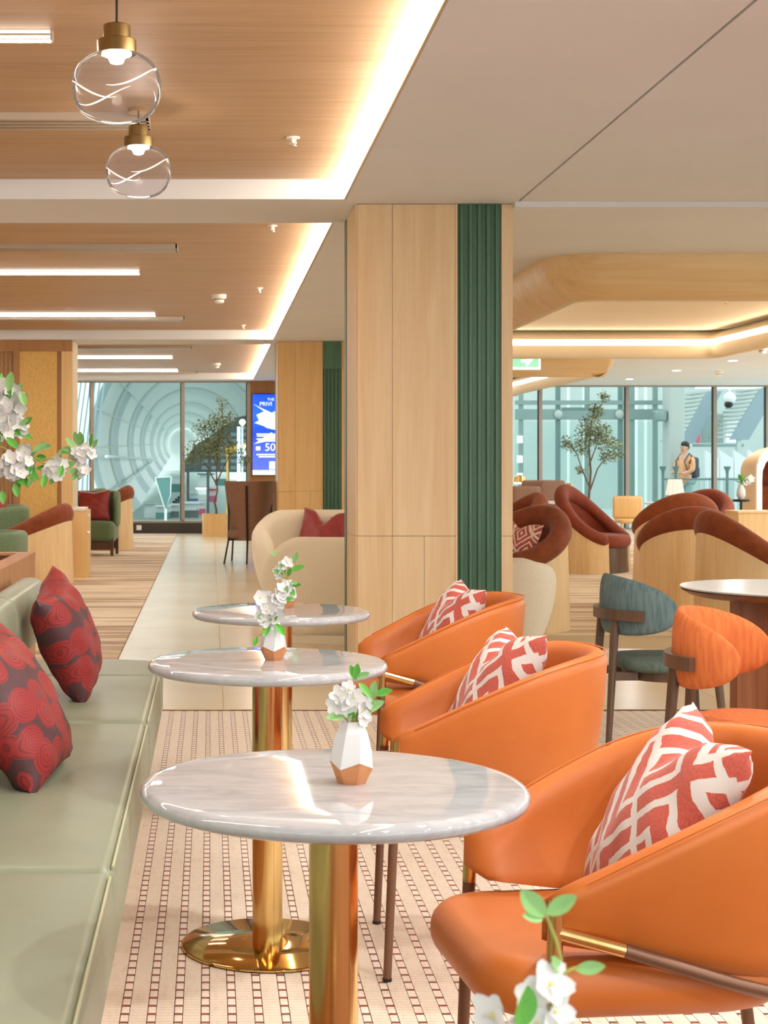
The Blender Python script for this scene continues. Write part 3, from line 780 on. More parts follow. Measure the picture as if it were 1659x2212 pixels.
def leaf(parent, loc, d, L, kind=0, roll=0.0, up=(0,0,1)):
    y = Vector(d).normalized(); x = y.cross(Vector(up))
    if x.length < .05: x = Vector((1,0,0))
    x.normalize(); z = x.cross(y); m = Matrix((x, y, z)).transposed() @ Matrix.Rotation(roll, 3, 'Y')
    return piece('leaf', LEAF[kind], parent, loc, m.to_euler(), (L,)*3)

# --- faceted vases with sprigs
def vase(x, y, z, rz, label):
    t = thing('bud_vase', label, 'vase', (x, y, z), rz, group='white vases with bare clay feet')
    n = 7
    def ring(r, zz, ph=0.0): return [(r*math.cos(2*PI*(k+ph)/n), r*math.sin(2*PI*(k+ph)/n), zz) for k in range(n)]
    zig = [.030 + (.008 if k % 2 else -.004) for k in range(n)]
    b = MB(); b.rings([ring(.0235,0), [(.0365*math.cos(2*PI*k/n), .0365*math.sin(2*PI*k/n), zig[k]) for k in range(n)]], True, False); b.build('clay_foot', m_clay, t, False)
    b = MB(); b.rings([[(.0366*math.cos(2*PI*k/n), .0366*math.sin(2*PI*k/n), zig[k]) for k in range(n)], ring(.0335,.055,.1), ring(.0265,.083,.2), ring(.0175,.101,.25), ring(.0155,.102,.25), ring(.0145,.085,.25)], False, True)
    b.build('glazed_body', m_white, t, True, 12)
    return t
VZ = .765
vase(.243, 1.20, VZ, .2, 'white faceted vase on the nearest table, below the picture edge')
vase(.233, 2.60, VZ, .5, 'white faceted vase with clay foot on the front bistro table')
vase(.169, 4.22, VZ, 1.1, 'white faceted vase with clay foot on the second bistro table')
vase(.2785, 5.75, VZ, 1.7, 'white faceted vase with clay foot on the third bistro table')
def sprig(x, y, stems, flowers, leaves, label, subs=True, z=VZ):
    """coordinates local to the vase mouth's table point; x right, y depth, z up"""
    t = thing('flower_sprig', label, 'flowers', (x, y, z), 0, group='white blossom sprigs in vases')
    for st in stems:
        b = MB(); pts = [Vector(p) for p in st]; q = []
        for k in range(13):
            u = k/12*(len(pts)-1); i = min(int(u), len(pts)-2); f = u-i
            p0, p1, p2, p3 = pts[max(i-1,0)], pts[i], pts[i+1], pts[min(i+2,len(pts)-1)]
            q.append(0.5*((2*p1)+(-p0+p2)*f+(2*p0-5*p1+4*p2-p3)*f*f+(-p0+3*p1-3*p2+p3)*f**3))
        b.tube(q, [.0022*(1-.5*k/12) for k in range(13)], 7); b.build('stem', m_stem, t)
    for p, d, s in flowers: blossom(t, p, d, s, subs)
    for p, d, L, k in leaves: leaf(t, p, d, L, k, random.uniform(-.4,.4), (0,-.9,.45))
    return t
# front bistro table
sprig(.233, 2.60,
  [[(0,0,.03),(.002,0,.10),(-.002,.0,.14),(.006,-.002,.185)], [(.003,0,.03),(.006,0,.10),(.018,-.004,.14),(.022,-.004,.16)], [(.003,.002,.03),(.008,0,.10),(.03,0,.125),(.042,0,.15)], [(-.002,0,.05),(-.006,-.003,.10),(-.02,-.006,.11)]],
  [((-.012,-.012,.138),(-.3,-1,.2),.020), ((-.026,-.008,.130),(-.6,-.8,.0),.019), ((.004,-.012,.142),(.2,-1,.1),.018), ((-.020,-.010,.146),(-.4,-.8,.4),.017), ((-.006,-.006,.156),(-.1,-.7,.7),.014), ((.020,-.010,.122),(.5,-.8,.0),.017), ((.018,-.012,.108),(.4,-.9,-.1),.015), ((.026,-.004,.132),(.8,-.5,.2),.015), ((-.008,-.014,.126),(0,-1,-.1),.018)],
  [((.006,-.002,.170),(.12,-.1,1),.030,0), ((.005,-.002,.172),(-.35,-.1,.9),.026,0), ((.012,-.003,.165),(.55,-.3,-.9),.032,0), ((.034,0,.138),(.25,0,1),.034,1), ((.038,0,.145),(1,-.2,.22),.032,0), ((.018,-.002,.118),(1,-.2,.35),.044,1), ((-.010,-.006,.112),(-1,-.3,-.25),.040,1), ((-.004,-.010,.108),(-.4,-.9,.6),.022,0), ((.002,-.010,.108),(.1,-1,.9),.024,0), ((.008,-.004,.174),(.8,-.2,.35),.026,1)],
  'white blossom sprig in the vase on the front bistro table')
# second table
sprig(.169, 4.22,
  [[(0,0,.03),(-.004,0,.10),(-.012,0,.14),(-.01,0,.16)], [(.004,0,.03),(.012,0,.10),(.024,-.002,.13),(.030,-.002,.17)], [(0,0,.04),(-.01,0,.09),(-.032,-.004,.07),(-.046,-.004,.062)]],
  [((random.uniform(-.045,.02)+.0, random.uniform(-.02,-.004), .135+random.uniform(-.03,.035)), (random.uniform(-.6,.5),-1,random.uniform(-.2,.6)), random.uniform(.017,.022)) for k in range(17)] + [((.008,-.012,.165),(.2,-1,.3),.020),((.018,-.008,.178),(.3,-1,.5),.019),((.022,-.006,.192),(.2,-.8,.7),.018),((-.03,-.01,.115),(-.6,-.8,0),.018)],
  [((.006,-.016,.098),(.45,-.7,-.75),.050,0), ((-.014,-.012,.098),(-.3,-.6,-.9),.045,0), ((-.022,-.008,.108),(-.9,-.4,.35),.034,1), ((.002,-.014,.105),(.3,-.8,.5),.03,2), ((-.046,-.004,.062),(-.2,-.5,-.8),.032,0), ((.026,-.004,.15),(.8,-.3,.6),.03,0), ((.028,-.004,.165),(.9,-.2,-.1),.034,1), ((.03,-.003,.175),(.3,-.4,.9),.034,1), ((-.008,-.01,.10),(-.2,-1,.6),.03,2)],
  'dense white blossom sprig in the vase on the second bistro table')
# third table
sprig(.2785, 5.75,
  [[(0,0,.03),(0,0,.11),(-.02,0,.15),(-.055,0,.19)], [(.002,0,.03),(.002,0,.11),(.006,-.002,.15),(-.01,0,.175)], [(0,0,.03),(.004,0,.11),(.03,0,.15),(.032,0,.19)], [(0,0,.05),(0,0,.10),(-.03,0,.12),(-.06,0,.125)]],
  [((-.012,-.01,.155),(-.4,-1,.3),.022), ((-.03,-.006,.135),(-.6,-.8,.2),.022), ((.002,-.01,.165),(.1,-1,.3),.022), ((-.028,-.006,.12),(-.7,-.8,-.1),.020), ((-.004,-.014,.085),(-.2,-1,.4),.020),((.004,-.016,.07),(.2,-1,.2),.020),((-.012,-.014,.06),(-.4,-1,.2),.020)],
  [((.022,0,.165),(.35,-.2,.9),.05,1), ((.016,0,.135),(1,-.2,.25),.055,0), ((-.004,0,.12),(-.5,-.3,.8),.05,2), ((.004,-.004,.115),(.2,-.6,.7),.045,2), ((-.014,0,.118),(-.9,-.3,.5),.045,2), ((-.055,0,.19),(.9,0,.4),.03,1), ((.012,-.014,.095),(.6,-.7,-.3),.05,1), ((.018,-.012,.085),(.8,-.6,-.1),.045,0), ((.012,-.014,.07),(.4,-.7,-.6),.045,0)],
  'leafy white blossom sprig in the vase on the third bistro table')
# foreground
sprig(.243, 1.20-.0,
  [[(0,0,.03),(.006,0,.09),(.020,0,.115),(.024,0,.15),(.012,0,.185)], [(0,0,.03),(0,-.002,.09),(-.006,-.004,.10)], [(.002,0,.04),(.006,-.002,.085),(.022,-.004,.135),(.04,-.004,.146)], [(-.002,0,.05),(-.008,-.004,.095),(-.016,-.006,.10)]],
  [((-.030,-.010,0.110),(-.8,-.7,.1),.0175), ((-.027,-.008,0.096),(-.7,-.8,-.3),.0155), ((.000,-.012,0.126),(-.1,-1,.3),.0155), ((.014,-.010,0.134),(.4,-.9,.5),.0175), ((.017,-.012,0.114),(.6,-.9,.0),.0155), ((.002,-.016,0.106),(0,-1,0),.0175), ((-.004,-.014,0.090),(-.2,-1,-.2),.017), ((.02,-.010,0.096),(.6,-.8,-.2),.0155)],
  [((-.013,-.035,.108),(-.05,-.3,1),.044,0), ((.012,0,.182),(-.75,-.15,.85),.036,1), ((.013,0,.184),(.85,-.15,.55),.030,1), ((.010,0,.180),(-1,-.25,.1),.020,1), ((.024,-.002,.140),(-.6,-.2,.7),.020,1), ((.034,-.004,.143),(1,-.1,.22),.024,1), ((.012,-.02,.082),(.7,-.6,.15),.035,1), ((-.02,-.018,.088),(-.6,-.6,-.2),.03,2)],
  'blurred white blossom sprig in the foreground at the bottom edge')

# --- upholstered U-shaped shells
def upath(xf, x0, a, wd, wf=None, ns=10, nc=28, e=2.0):
    """plan path from the near arm tip round the back (+x) to the far arm tip"""
    wf = wd if wf is None else wf
    pts = [(xf+(x0-xf)*i/ns, -(wf+(wd-wf)*sm(i/ns))) for i in range(ns)]
    for i in range(nc+1):
        t = -PI/2+PI*i/nc; c, s_ = math.cos(t), math.sin(t)
        pts.append((x0+a*abs(c)**(2/e), wd*math.copysign(abs(s_)**(2/e), s_)))
    pts += [(x, -y) for x, y in reversed(pts[:ns])]
    return pts
def ushell(mb, path, zt, zb, th, inset=0.0, bulge=0.0, kp=9, endr=0.05, lean=0.0, rim=None):
    """thick padded wall along path. zt, zb: functions of plan point; inset: how far the foot moves inwards"""
    P = [Vector(p) for p in path]; n = len(P)
    L = [0.0]
    for i in range(1, n): L.append(L[-1]+(P[i]-P[i-1]).length)
    rings = []
    for i in range(n):
        t = (P[min(i+1,n-1)]-P[max(i-1,0)]).normalized(); nr = Vector((t.y, -t.x))
        top, bot = zt(P[i]), zb(P[i]); s_ = min(L[i], L[-1]-L[i])
        q = 1.0 if s_ > endr else math.sqrt(max(0.0, 1-(1-s_/endr)**2))*.94+.06
        h = top-bot; rr = (th/2 if rim is None else rim)*1.0
        ring = []
        def off(u): return -inset*(1-u)+bulge*math.sin(PI*min(1,max(0,u)))
        ins = th
        for k in range(kp):                       # outer face, upwards
            u = k/(kp-1)*.0+ (k/(kp-1)); z = bot+rr*.5+(h-rr*1.5)*u; ring.append((off((z-bot)/h), z))
        for k in range(1, 8):                     # rounded rim
            a = PI*k/8; ring.append((off(1)-th/2+th/2*math.cos(a), top-rr+rr*math.sin(a)))
        for k in range(kp):                       # inner face, downwards
            z = top-rr-(h-rr*1.5)*k/(kp-1); ring.append((off((z-bot)/h)-th, z))
        for k in range(1, 4):
            a = PI+PI*k/4; u0 = off(0); ring.append((u0-th/2+th/2*math.cos(a), bot+rr*.5+rr*.5*math.sin(a)))
        cz = (top+bot)/2; cx = off(.5)-th/2
        ring = [(cx+(x-cx)*q, cz+(z-cz)*(q*.35+.65)) for x, z in ring]
        rings.append([(P[i].x+nr.x*x, P[i].y+nr.y*x, z) for x, z in ring])
    mb.rings(rings)

# --- orange armchairs: local front -x
def armchair(x, y, rz, label):
    t = thing('orange_armchair', label, 'armchair', (x, y, 0), R(rz), group='orange leather armchairs at the bistro tables')
    pa = upath(-.255, .03, .295, .300, .275)
    f = lambda p: max(0, min(1, (p.x+.255)/.57))
    b = MB(); ushell(b, pa, lambda p: .612+.195*math.sin(f(p)*PI/2)**1.15, lambda p: .520-.095*f(p), .052, .055, .012, endr=.05, rim=.03); b.build('shell', m_orange, t, ang=70)
    b = MB(); b.tube([(p[0]-.012*p[0], p[1]*.985, .612+.195*math.sin(max(0,min(1,(p[0]+.255)/.57))*PI/2)**1.15-.003+.0) for p in pa[2:-2]], .0022, 5); b.build('seam', m_orange, t)
    out = rrect(-.345, .23, -.235, .235, [.20,.20,.10,.10][0:4], 8)
    out = rrect(-.345, .24, -.238, .238, [.2,.2,.12,.12], 8)
    b = MB(); b.pad(out, .395, .495, .045, 6, .008, .05); b.build('seat', m_orange, t, ang=60)
    for s_ in (-1, 1):
        lg = MB(); lg.tube([(-.262,.246*s_,.0),(-.240,.25*s_,.505)], [.0105,.0125], 14); o = lg.build('leg', m_bronze, t)
        lg = MB(); lg.tube([(-.240,.25*s_,.500),(-.236,.25*s_,.602)], .0128, 14); lg.tube([(-.237,.25*s_,.552),(-.13,.262*s_,.523)], .0122, 12); b2 = lg.build('brass_bracket', m_brass, t)
        lg = MB(); lg.tube([(.30,.15*s_,0),(.245,.16*s_,.425)], [.0105,.0125], 14); lg.build('leg', m_bronze, t)
        b = MB(); b.lathe([(.012,0),(.012,.008)], 12, (-.262,.246*s_,0)); b.lathe([(.012,0),(.012,.008)], 12, (.30,.15*s_,0)); b.build('foot_glide', m_black, t)
    pts = []
    for p in upath(-.13, .02, .265, .262, .262, 6, 20):
        pts.append((p[0], p[1], .523-.105*max(0,min(1,(p[0]+.13)/.32))))
    b = MB(); b.tube(pts, .0118, 12); b.build('tube_rail', m_bronze, t)
    return t
armchair(.755, 2.76, 6, 'front orange leather armchair, nearest and cut by the right edge')
armchair(.715, 4.16, -3, 'middle orange leather armchair of the three behind the bistro tables')
armchair(.830, 5.80, 3, 'rear orange leather armchair, farthest and in front of the pillar')

# --- cushions: local width x, height z, thickness y; origin at the bottom centre
def pillow_me(name, w, h, t, mat, chop=0.0, seed=0, n=27, pinch=.055, kw=.34):
    rnd = random.Random(seed); ph = [rnd.uniform(0,6) for _ in range(6)]
    b = MB()
    def surf(sg):
        def fn(a, c):
            u, v = 2*a-1, 2*c-1
            x = w/2*u*(1-pinch*(1-v*v)); z = h/2*v*(1-pinch*(1-u*u))
            e = max(0,(1-u*u))*max(0,(1-v*v)); th = t/2*e**.42
            wr = .004*math.sin(9*u+5*v+ph[0])*math.sin(7*v+ph[1])*e**.3 + .005*math.sin(14*(u*v)+ph[2])*(1-e)*e**.3
            y = sg*th + wr
            if chop:
                g = math.exp(-(u/kw)**2)*sm((v+.15)/1.15); z -= chop*g; y += sg*.12*chop*math.exp(-((abs(u)-.5)/.3)**2)*sm((v+.2)/1.2)*e**.2
                y += -.35*chop*g*(0.0)
            return (x, y, z+h/2)
        return fn
    b.grid(surf(-1), n, n); b.grid(lambda a, c: surf(1)(1-a, c), n, n)
    me = b.mesh(name, True, 65, weld=True); me.materials.append(mat); return me
def pillow(name, me, loc, rz, lean, label, roll=0.0, group=None):
    o = bpy.data.objects.new(name, me); C.objects.link(o); o.location = loc
    o.rotation_mode = 'XYZ'
    m = Matrix.Rotation(rz, 3, 'Z') @ Matrix.Rotation(-lean, 3, 'X') @ Matrix.Rotation(roll, 3, 'Y')
    o.rotation_euler = m.to_euler(); tag(o, label, 'cushion', group); return o
pg = 'red and white woven cushions on the orange armchairs'
pl_geo = [pillow_me('cushion', .38, .40, .15, m_geo, .06, s) for s in (1, 2, 3)]
# chairs face -x: cushion front (-y) turned to -x is rz = -90
pillow('patterned_cushion', pl_geo[0], (.688, 2.75, .492), R(-90-1), R(29), 'red and white woven cushion on the front orange armchair', R(4), pg)
pillow('patterned_cushion', pl_geo[1], (.66, 4.19, .490), R(-90+4), R(28), 'red and white woven cushion on the middle orange armchair', R(-3), pg)
pillow('patterned_cushion', pl_geo[2], (.785, 5.83, .490), R(-90+6), R(28), 'red and white woven cushion on the rear orange armchair', R(2), pg)
pg = 'red disc-patterned cushions on the green banquette'
# banquette faces +x: front (-y) turned to +x is rz = 90, turned a little to the viewer
pillow('disc_cushion', pillow_me('cushion', .43, .44, .20, m_discs, .02, 5, kw=.8), (-.42, 4.20, .456), R(80), R(29), 'red disc-patterned cushion on the banquette, nearest and cut by the left edge', R(-5), pg)
pillow('disc_cushion', pillow_me('cushion', .41, .43, .20, m_discs, .02, 8, kw=.8), (-.44, 5.70, .480), R(83), R(20), 'red disc-patterned cushion on the banquette, farther one near its end', R(-14), pg)

# --- banquette
t = thing('banquette', 'long sage green leather banquette bench along the left side', 'sofa', (0, 0, 0))
b = MB(); b.box(-.80, -.275, -1.0, 6.60, -.004, .25); b.build('plinth', m_planter, t, False)
seams = [-1.0, 1.40, 3.26, 5.12, 6.26]
for y0, y1 in zip(seams[:-1], seams[1:]):
    b = MB(); b.pad(rrect(-.78, -.200, y0+.002, y1-.002, .035, 4), .25, .450, .032, 5, .006, .02); c = b.build('seat_cushion', m_sofa, t, ang=60)
    b = MB(); b.tube([(-.206, y0+.04, .4445), (-.206, y1-.04, .4445)], .0035, 7); b.build('piping', m_sofapipe, c)
b = MB(); b.pad(rrect(-.78, -.200, 6.263, 6.80, [.035,.20,.035,.035], 8), .25, .448, .032, 5, .006, .02); c = b.build('seat_cushion', m_sofa, t, ang=60)
b = MB(); b.tube([(-.206, 6.30, .4425), (-.206, 6.60, .4425), (-.225,6.68,.4425), (-.28,6.755,.4425), (-.40,6.792,.4425)], .0035, 7); b.build('piping', m_sofapipe, c)
def roll_seg(mb, y0, y1, cx, cz, ax, az, e=2.8, n=32, k=6, er=.03):
    rs = []
    for side, ys in ((0, [y0+er*(1-math.cos(PI/2*i/k)) for i in range(k+1)]), (1, [y1-er*(1-math.cos(PI/2*(k-i)/k)) for i in range(k+1)])):
        for i, y in enumerate(ys):
            j = i if side == 0 else k-i
            f = 1-.22*(1-math.sin(PI/2*j/k))
            rs.append([(cx+p[0]*f, y, cz+p[1]*f) for p in selip(ax, az, e, n)])
    mb.rings(rs)
ys = [-1.0, .1, 1.25, 2.4, 3.5, 4.45, 5.4, 6.36]
for y0, y1 in zip(ys[:-1], ys[1:]):
    b = MB(); roll_seg(b, y0+.001, y1-.001, -.728, .705, .068, .128); b.build('back_roll', m_sofa, t)
b = MB(); b.box(-.80, -.74, -1.0, 6.33, .452, .72); b.build('back_board', m_sofa, t, False)

# --- planter box behind the banquette
t = thing('planter_box', 'long wooden planter trough behind the green banquette at the left edge', 'planter', (0, 0, 0))
X0, X1, Y0, Y1, ZT = -1.42, -.802, -.8, 7.20, .886
b = MB(); b.box(X1-.02, X1, Y0, Y1, -.004, ZT-.012); b.build('side_panel', m_planter, t, False)
b = MB(); b.box(X0, X0+.02, Y0, Y1, -.004, ZT-.012); b.build('side_panel', m_planter, t, False)
b = MB(); b.box(X0+.02, X1-.02, Y1-.02, Y1, -.004, ZT-.012); b.build('end_panel', m_planter, t, False)
b = MB(); b.box(X0+.02, X1-.02, Y0, Y0+.02, -.004, ZT-.012); b.build('end_panel', m_planter, t, False)
b = MB(); b.box(X1-.075, X1+.001, Y0, Y1+.001, ZT-.012, ZT); b.box(X0, X0+.075, Y0, Y1+.001, ZT-.012, ZT); b.box(X0+.075, X1-.075, Y1-.075, Y1+.001, ZT-.012, ZT); b.box(X0+.075, X1-.075, Y0, Y0+.075, ZT-.012, ZT); b.build('rim', m_planter, t, False)
b = MB(); b.box(X0+.02, X1-.02, Y0+.02, Y1-.02, .70, .72); b.build('tray', m_redwood, t, False)

# --- flower arrangement standing in the trough
t = thing('flower_vase', 'tall white vase standing in the wooden trough, left of the picture edge', 'vase', (-1.08, 5.45, .72))
b = MB(); b.lathe([(.05,0),(.085,.06),(.09,.13),(.06,.22),(.04,.27),(.045,.29),(.035,.285),(.03,.2)], 28); b.build('body', m_white, t)
t = thing('blossom_branches', 'spray of white blossom branches with green leaves reaching in from the left edge', 'flowers', (-1.08, 5.45, .99))
rnd = random.Random(11)
def branch(pts, r=.006):
    pts = [Vector(p) for p in pts]; q = []
    for k in range(17):
        u = k/16*(len(pts)-1); i = min(int(u), len(pts)-2); f = u-i
        p0, p1, p2, p3 = pts[max(i-1,0)], pts[i], pts[i+1], pts[min(i+2,len(pts)-1)]
        q.append(0.5*((2*p1)+(-p0+p2)*f+(2*p0-5*p1+4*p2-p3)*f*f+(-p0+3*p1-3*p2+p3)*f**3))
    b = MB(); b.tube(q, [r*(1-.6*k/16) for k in range(17)], 7); b.build('branch', m_stem, t); return q
def L(px, py, dy=0.0):
    Y = 5.45+dy; return at(px, py, Y) - Vector((-1.08, 5.45, .99))
def cluster(c, n, sx, sz, s=.026, nl=5):
    for k in range(int(n*1.5)):
        a, rr = rnd.uniform(0, 2*PI), math.sqrt(rnd.random())
        p = Vector(c)+Vector((sx*rr*math.cos(a), rnd.uniform(-.05,.03), sz*rr*math.sin(a)))
        blossom(t, p, (rnd.uniform(-.8,.9), -1, rnd.uniform(-.5,.7)), s*rnd.uniform(.8,1.15), False)
    for k in range(nl):
        a = rnd.uniform(0, 2*PI)
        p = Vector(c)+Vector((sx*.8*math.cos(a), rnd.uniform(-.02,.04), sz*.8*math.sin(a)))
        leaf(t, p, (math.cos(a), rnd.uniform(-.5,.1), math.sin(a)), rnd.uniform(.04,.065), rnd.choice((0,1,2)), rnd.uniform(-.6,.6), (0,-.9,.45))
z0 = Vector((0,0,-.2))
branch([z0, (.02,0,.05), L(-60,960), L(-20,900), L(25,850)], .006)
branch([z0, (.03,-.02,.03), L(-40,975,-.05), L(40,985,-.05), L(90,1000,-.05)], .006)
branch([L(40,982,-.02), L(80,995,-.02), L(120,990,-.02), L(170,992,0)], .004)
branch([L(70,985,-.03), L(95,1000,-.03), L(115,1010,-.03)], .0035)
branch([L(90,1005), L(97,1012), L(98,1022)], .003)
cluster(L(-40,890), 30, .09, .10, nl=14); cluster(L(12,880), 24, .052, .085, nl=8); cluster(L(5,900), 14, .05, .07, nl=5); cluster(L(30,925), 5, .03, .03, nl=6)
cluster(L(38,1005,-.05), 11, .045, .038, nl=7); cluster(L(10,1020,-.05), 6, .05, .04, nl=5); cluster(L(60,985,-.05), 4, .03, .02, nl=3)
cluster(L(122,1012,-.02), 8, .030, .030, nl=3); cluster(L(172,975), 6, .028, .024, .022, 5); cluster(L(195,975), 3, .014, .018, .024, 2); cluster(L(178,1008), 5, .02, .025, .022, 4)
for px, py, dx, dz, Ln, k in ((18,845,.25,1,.075,1),(14,945,.7,-.7,.06,0),(98,1025,-.15,-1,.05,0),(70,975,.9,.3,.07,1),(88,968,1,.05,.045,1),(125,985,.5,.6,.035,1),(135,1005,-.2,-1,.045,0),(30,1045,.3,-1,.05,0),(60,1050,.3,.4,.045,1),(5,1060,.1,-1,.05,0),(45,845,.3,-1,.06,1),(62,1000,.1,-1,.04,0)):
    leaf(t, L(px, py, -.06), (dx, -.1, dz), Ln, k, 0, (0,-.9,.45))

# --- barrel-backed dining chairs: local front +x, back at -x
def dining_chair(x, y, rz, fab, seatfab, label):
    t = thing('dining_chair', label, 'chair', (x, y, 0), R(rz), group='barrel-back dining chairs by the stone table')
    Rr = .212
    b = MB(); rs = []; n = 33; A = R(98)
    for i in range(n):
        u = math.sin(PI/2*(-1+2*i/(n-1))); a = PI+u*A
        hh = .122*max(.0,(1-abs(u)**2.6))**.5+.004; zc = .695-.028*abs(u)**1.5
        th = .024*max(.12,(1-abs(u)**8))
        c = []
        for k in range(20):
            q = 2*PI*k/20; rr = Rr+th*math.cos(q)*1.0; z = zc+hh*math.copysign(abs(math.sin(q))**.8, math.sin(q))
            c.append((rr*math.cos(a), rr*math.sin(a)*1.02, z))
        rs.append(c)
    b.rings(rs); b.build('backrest', fab, t, ang=75)
    b = MB()
    rs = []
    for i in range(25):
        a = PI+R(-62+124*i/24)
        rs.append([((Rr+.026+dr)*math.cos(a), (Rr+.026+dr)*math.sin(a)*1.02, .655+dz) for dr, dz in ((0,-.022),(.024,-.022),(.024,.022),(0,.022))])
    b.rings(rs); b.build('back_rail', m_darkwood, t, ang=35)
    b = MB(); b.pad(selip(.235,.225,3.0,44,.06), .415, .468, .024, 5, .012); b.build('seat', seatfab, t, ang=60)
    b = MB(); b.lathe([(.19,.375),(.195,.414)], 36, (.05,0,0)); b.build('seat_frame', m_darkwood, t, ang=35)
    for s_ in (-1, 1):
        b = MB(); b.tube([(-.25,.145*s_,0),(-.205,.105*s_,.637)], [.0115,.0195], 16); b.build('leg', m_darkwood, t)
        b = MB(); b.tube([(.25,.185*s_,0),(.21,.16*s_,.415)], [.0115,.019], 16); b.build('leg', m_darkwood, t)
        b = MB(); b.obox((-.165,.115*s_,.395), (.10,.03,.035)); b.build('side_stretcher', m_darkwood, t, False)
    return t
dining_chair(1.91, 6.75, 1, m_teal, m_tealseat, 'dining chair with grey-teal barrel back, left of the stone table')
dining_chair(1.74, 5.10, -32, m_orweave, m_orweave, 'dining chair with orange woven barrel back, nearest the viewer on the right')

# --- stone-top table at the right edge
t = thing('stone_table', 'round stone-top table on a crossed cherry wood pedestal at the right edge', 'table', (2.63, 7.15, 0))
b = MB(); b.lathe([(.46,.715),(.477,.723),(.480,.727),(.478,.730),(.3,.730)], 72); b.build('stone_top', m_rimstone, t, ang=30)
b = MB(); b.lathe([(.40,.683),(.44,.693),(.474,.714),(.46,.7148)], 72); b.build('wood_rim', m_redwood, t, ang=30)
for a in (18, 108):
    b = MB(); b.obox((0,0,.357), (.60 if a == 18 else .50,.055,.65), (0,0,R(a))); b.build('pedestal_panel', m_redwood, t, False)
b = MB(); b.lathe([(.37,0),(.375,.004),(.375,.024),(.37,.03),(.1,.03)], 64); b.build('base_disc', m_redwood, t, ang=30)

# --- wood-shelled tub chairs: local front +x, back -x
def tub_chair(x, y, rz, label, a=.40, bb=.42, zhi=.80, zlo=.44, fab=None, span=140, sc=1.0, grp='oak and rust velvet tub chairs', rw=.082, rh=.112):
    fab = fab or m_rust
    t = thing('tub_chair', label, 'armchair', (x, y, 0), R(rz), group=grp)
    n = 45
    def pl(u, k=1.0):
        an = PI+u*R(span); return Vector((a*k*math.cos(an), bb*k*math.sin(an)))
    def rim(u): return zlo+(zhi-zlo)*(.5+.5*math.cos(min(1,abs(u))*PI))**.9
    b = MB(); rs = []
    for i in range(n):
        u = -1+2*i/(n-1); z = rim(u); o1, o0, i1, i0 = pl(u), pl(u,1.05), pl(u,.93), pl(u,.98)
        m = (o0*.5+o1*.5)
        rs.append([(o0.x,o0.y,.0),(m.x,m.y,z*.5),(o1.x,o1.y,z),(i1.x,i1.y,z),(i0.x,i0.y,.0)])
    b.rings(rs); b.build('shell', m_tubwood, t, ang=50)
    b = MB(); rs = []; n2 = 53
    for i in range(n2):
        u = (-1+2*i/(n2-1))*1.03; uu = max(-1,min(1,u)); p = pl(u, .885); d = pl(u).normalized(); z = rim(uu)+.028
        q = min(1, (1.03-abs(u))/.10); q = math.sqrt(max(0,1-(1-q)**2))*.95+.05
        back = .75+.25*(.5+.5*math.cos(uu*PI))
        rs.append([(p.x+d.x*rw*q*math.cos(2*PI*k/20)*1.0, p.y+d.y*rw*q*math.cos(2*PI*k/20), z+(rh*back*math.sin(2*PI*k/20)-.30*rw*math.cos(2*PI*k/20)*0)*q) for k in range(20)])
    b.rings(rs); b.build('padded_rim', fab, t, ang=80)
    b = MB(); rs = []
    for i in range(n):
        u = -1+2*i/(n-1); z = rim(u)
        ps = [pl(u,.90), pl(u,.80), pl(u,.76)]
        rs.append([(pl(u,.925).x,pl(u,.925).y,z),(ps[1].x,ps[1].y,z-.0),(ps[2].x,ps[2].y,.36),(pl(u,.925).x,pl(u,.925).y,.36)])
    b.rings(rs); b.build('inner_back', fab, t, ang=80)
    b = MB(); b.pad(selip(a*.86,bb*.80,2.4,40,.06), .30, .445, .06, 5, .02); b.build('seat', fab, t, ang=70)
    b = MB(); b.prism(selip(a*.74,bb*.78,3.0,36,.05), .0, .30); b.build('base', m_darkwood, t, ang=30)
    return t
tub_chair(2.36, 12.35, 215, 'rust velvet tub chair in an oak shell right of the pillar holding a patterned cushion', .42, .44, .82, .50)
tub_chair(4.55, 18.7, -38, 'rust velvet tub chair facing right with its oak side toward the viewer', .42, .46, .90, .36, m_rust2)
tub_chair(4.24, 13.95, 80, 'wide oak-shelled rust tub chair seen from behind, between two others on the right', .42, .42, .78, .48)
tub_chair(4.36, 12.35, 8, 'large oak-shelled rust tub chair facing right at the right edge', .54, .46, .79, .28)
tub_chair(5.02, 17.0, 95, 'rust tub chair behind the wide oak one, only its dark padded back showing', .40, .43, .84, .52)
tub_chair(5.82, 18.9, 225, 'terracotta tub chair turned toward the viewer, farthest right', .40, .42, .84, .50, m_rust2)
tub_chair(3.22, 17.0, 190, 'rust tub chair half hidden behind the pillar and the cushioned one', .38, .40, .84, .52)
tub_chair(2.80, 14.3, 200, 'rust tub chair peeking over the cushioned one beside the pillar', .36, .38, .78, .50)
tub_chair(-2.00, 17.0, 168, 'rust velvet tub chair in an oak shell on the left before the partition', .50, .46, .72, .40)
tub_chair(-1.60, 23.7, 168, 'rust tub chair in an oak shell behind the green chair at the far left', .42, .42, .82, .46)
pillow('patterned_cushion', pillow_me('cushion', .44, .42, .15, m_geod, .05, 12), (2.28, 12.20, .452), R(-52), R(20), 'dark red and pink woven cushion on the tub chair right of the pillar', R(8))

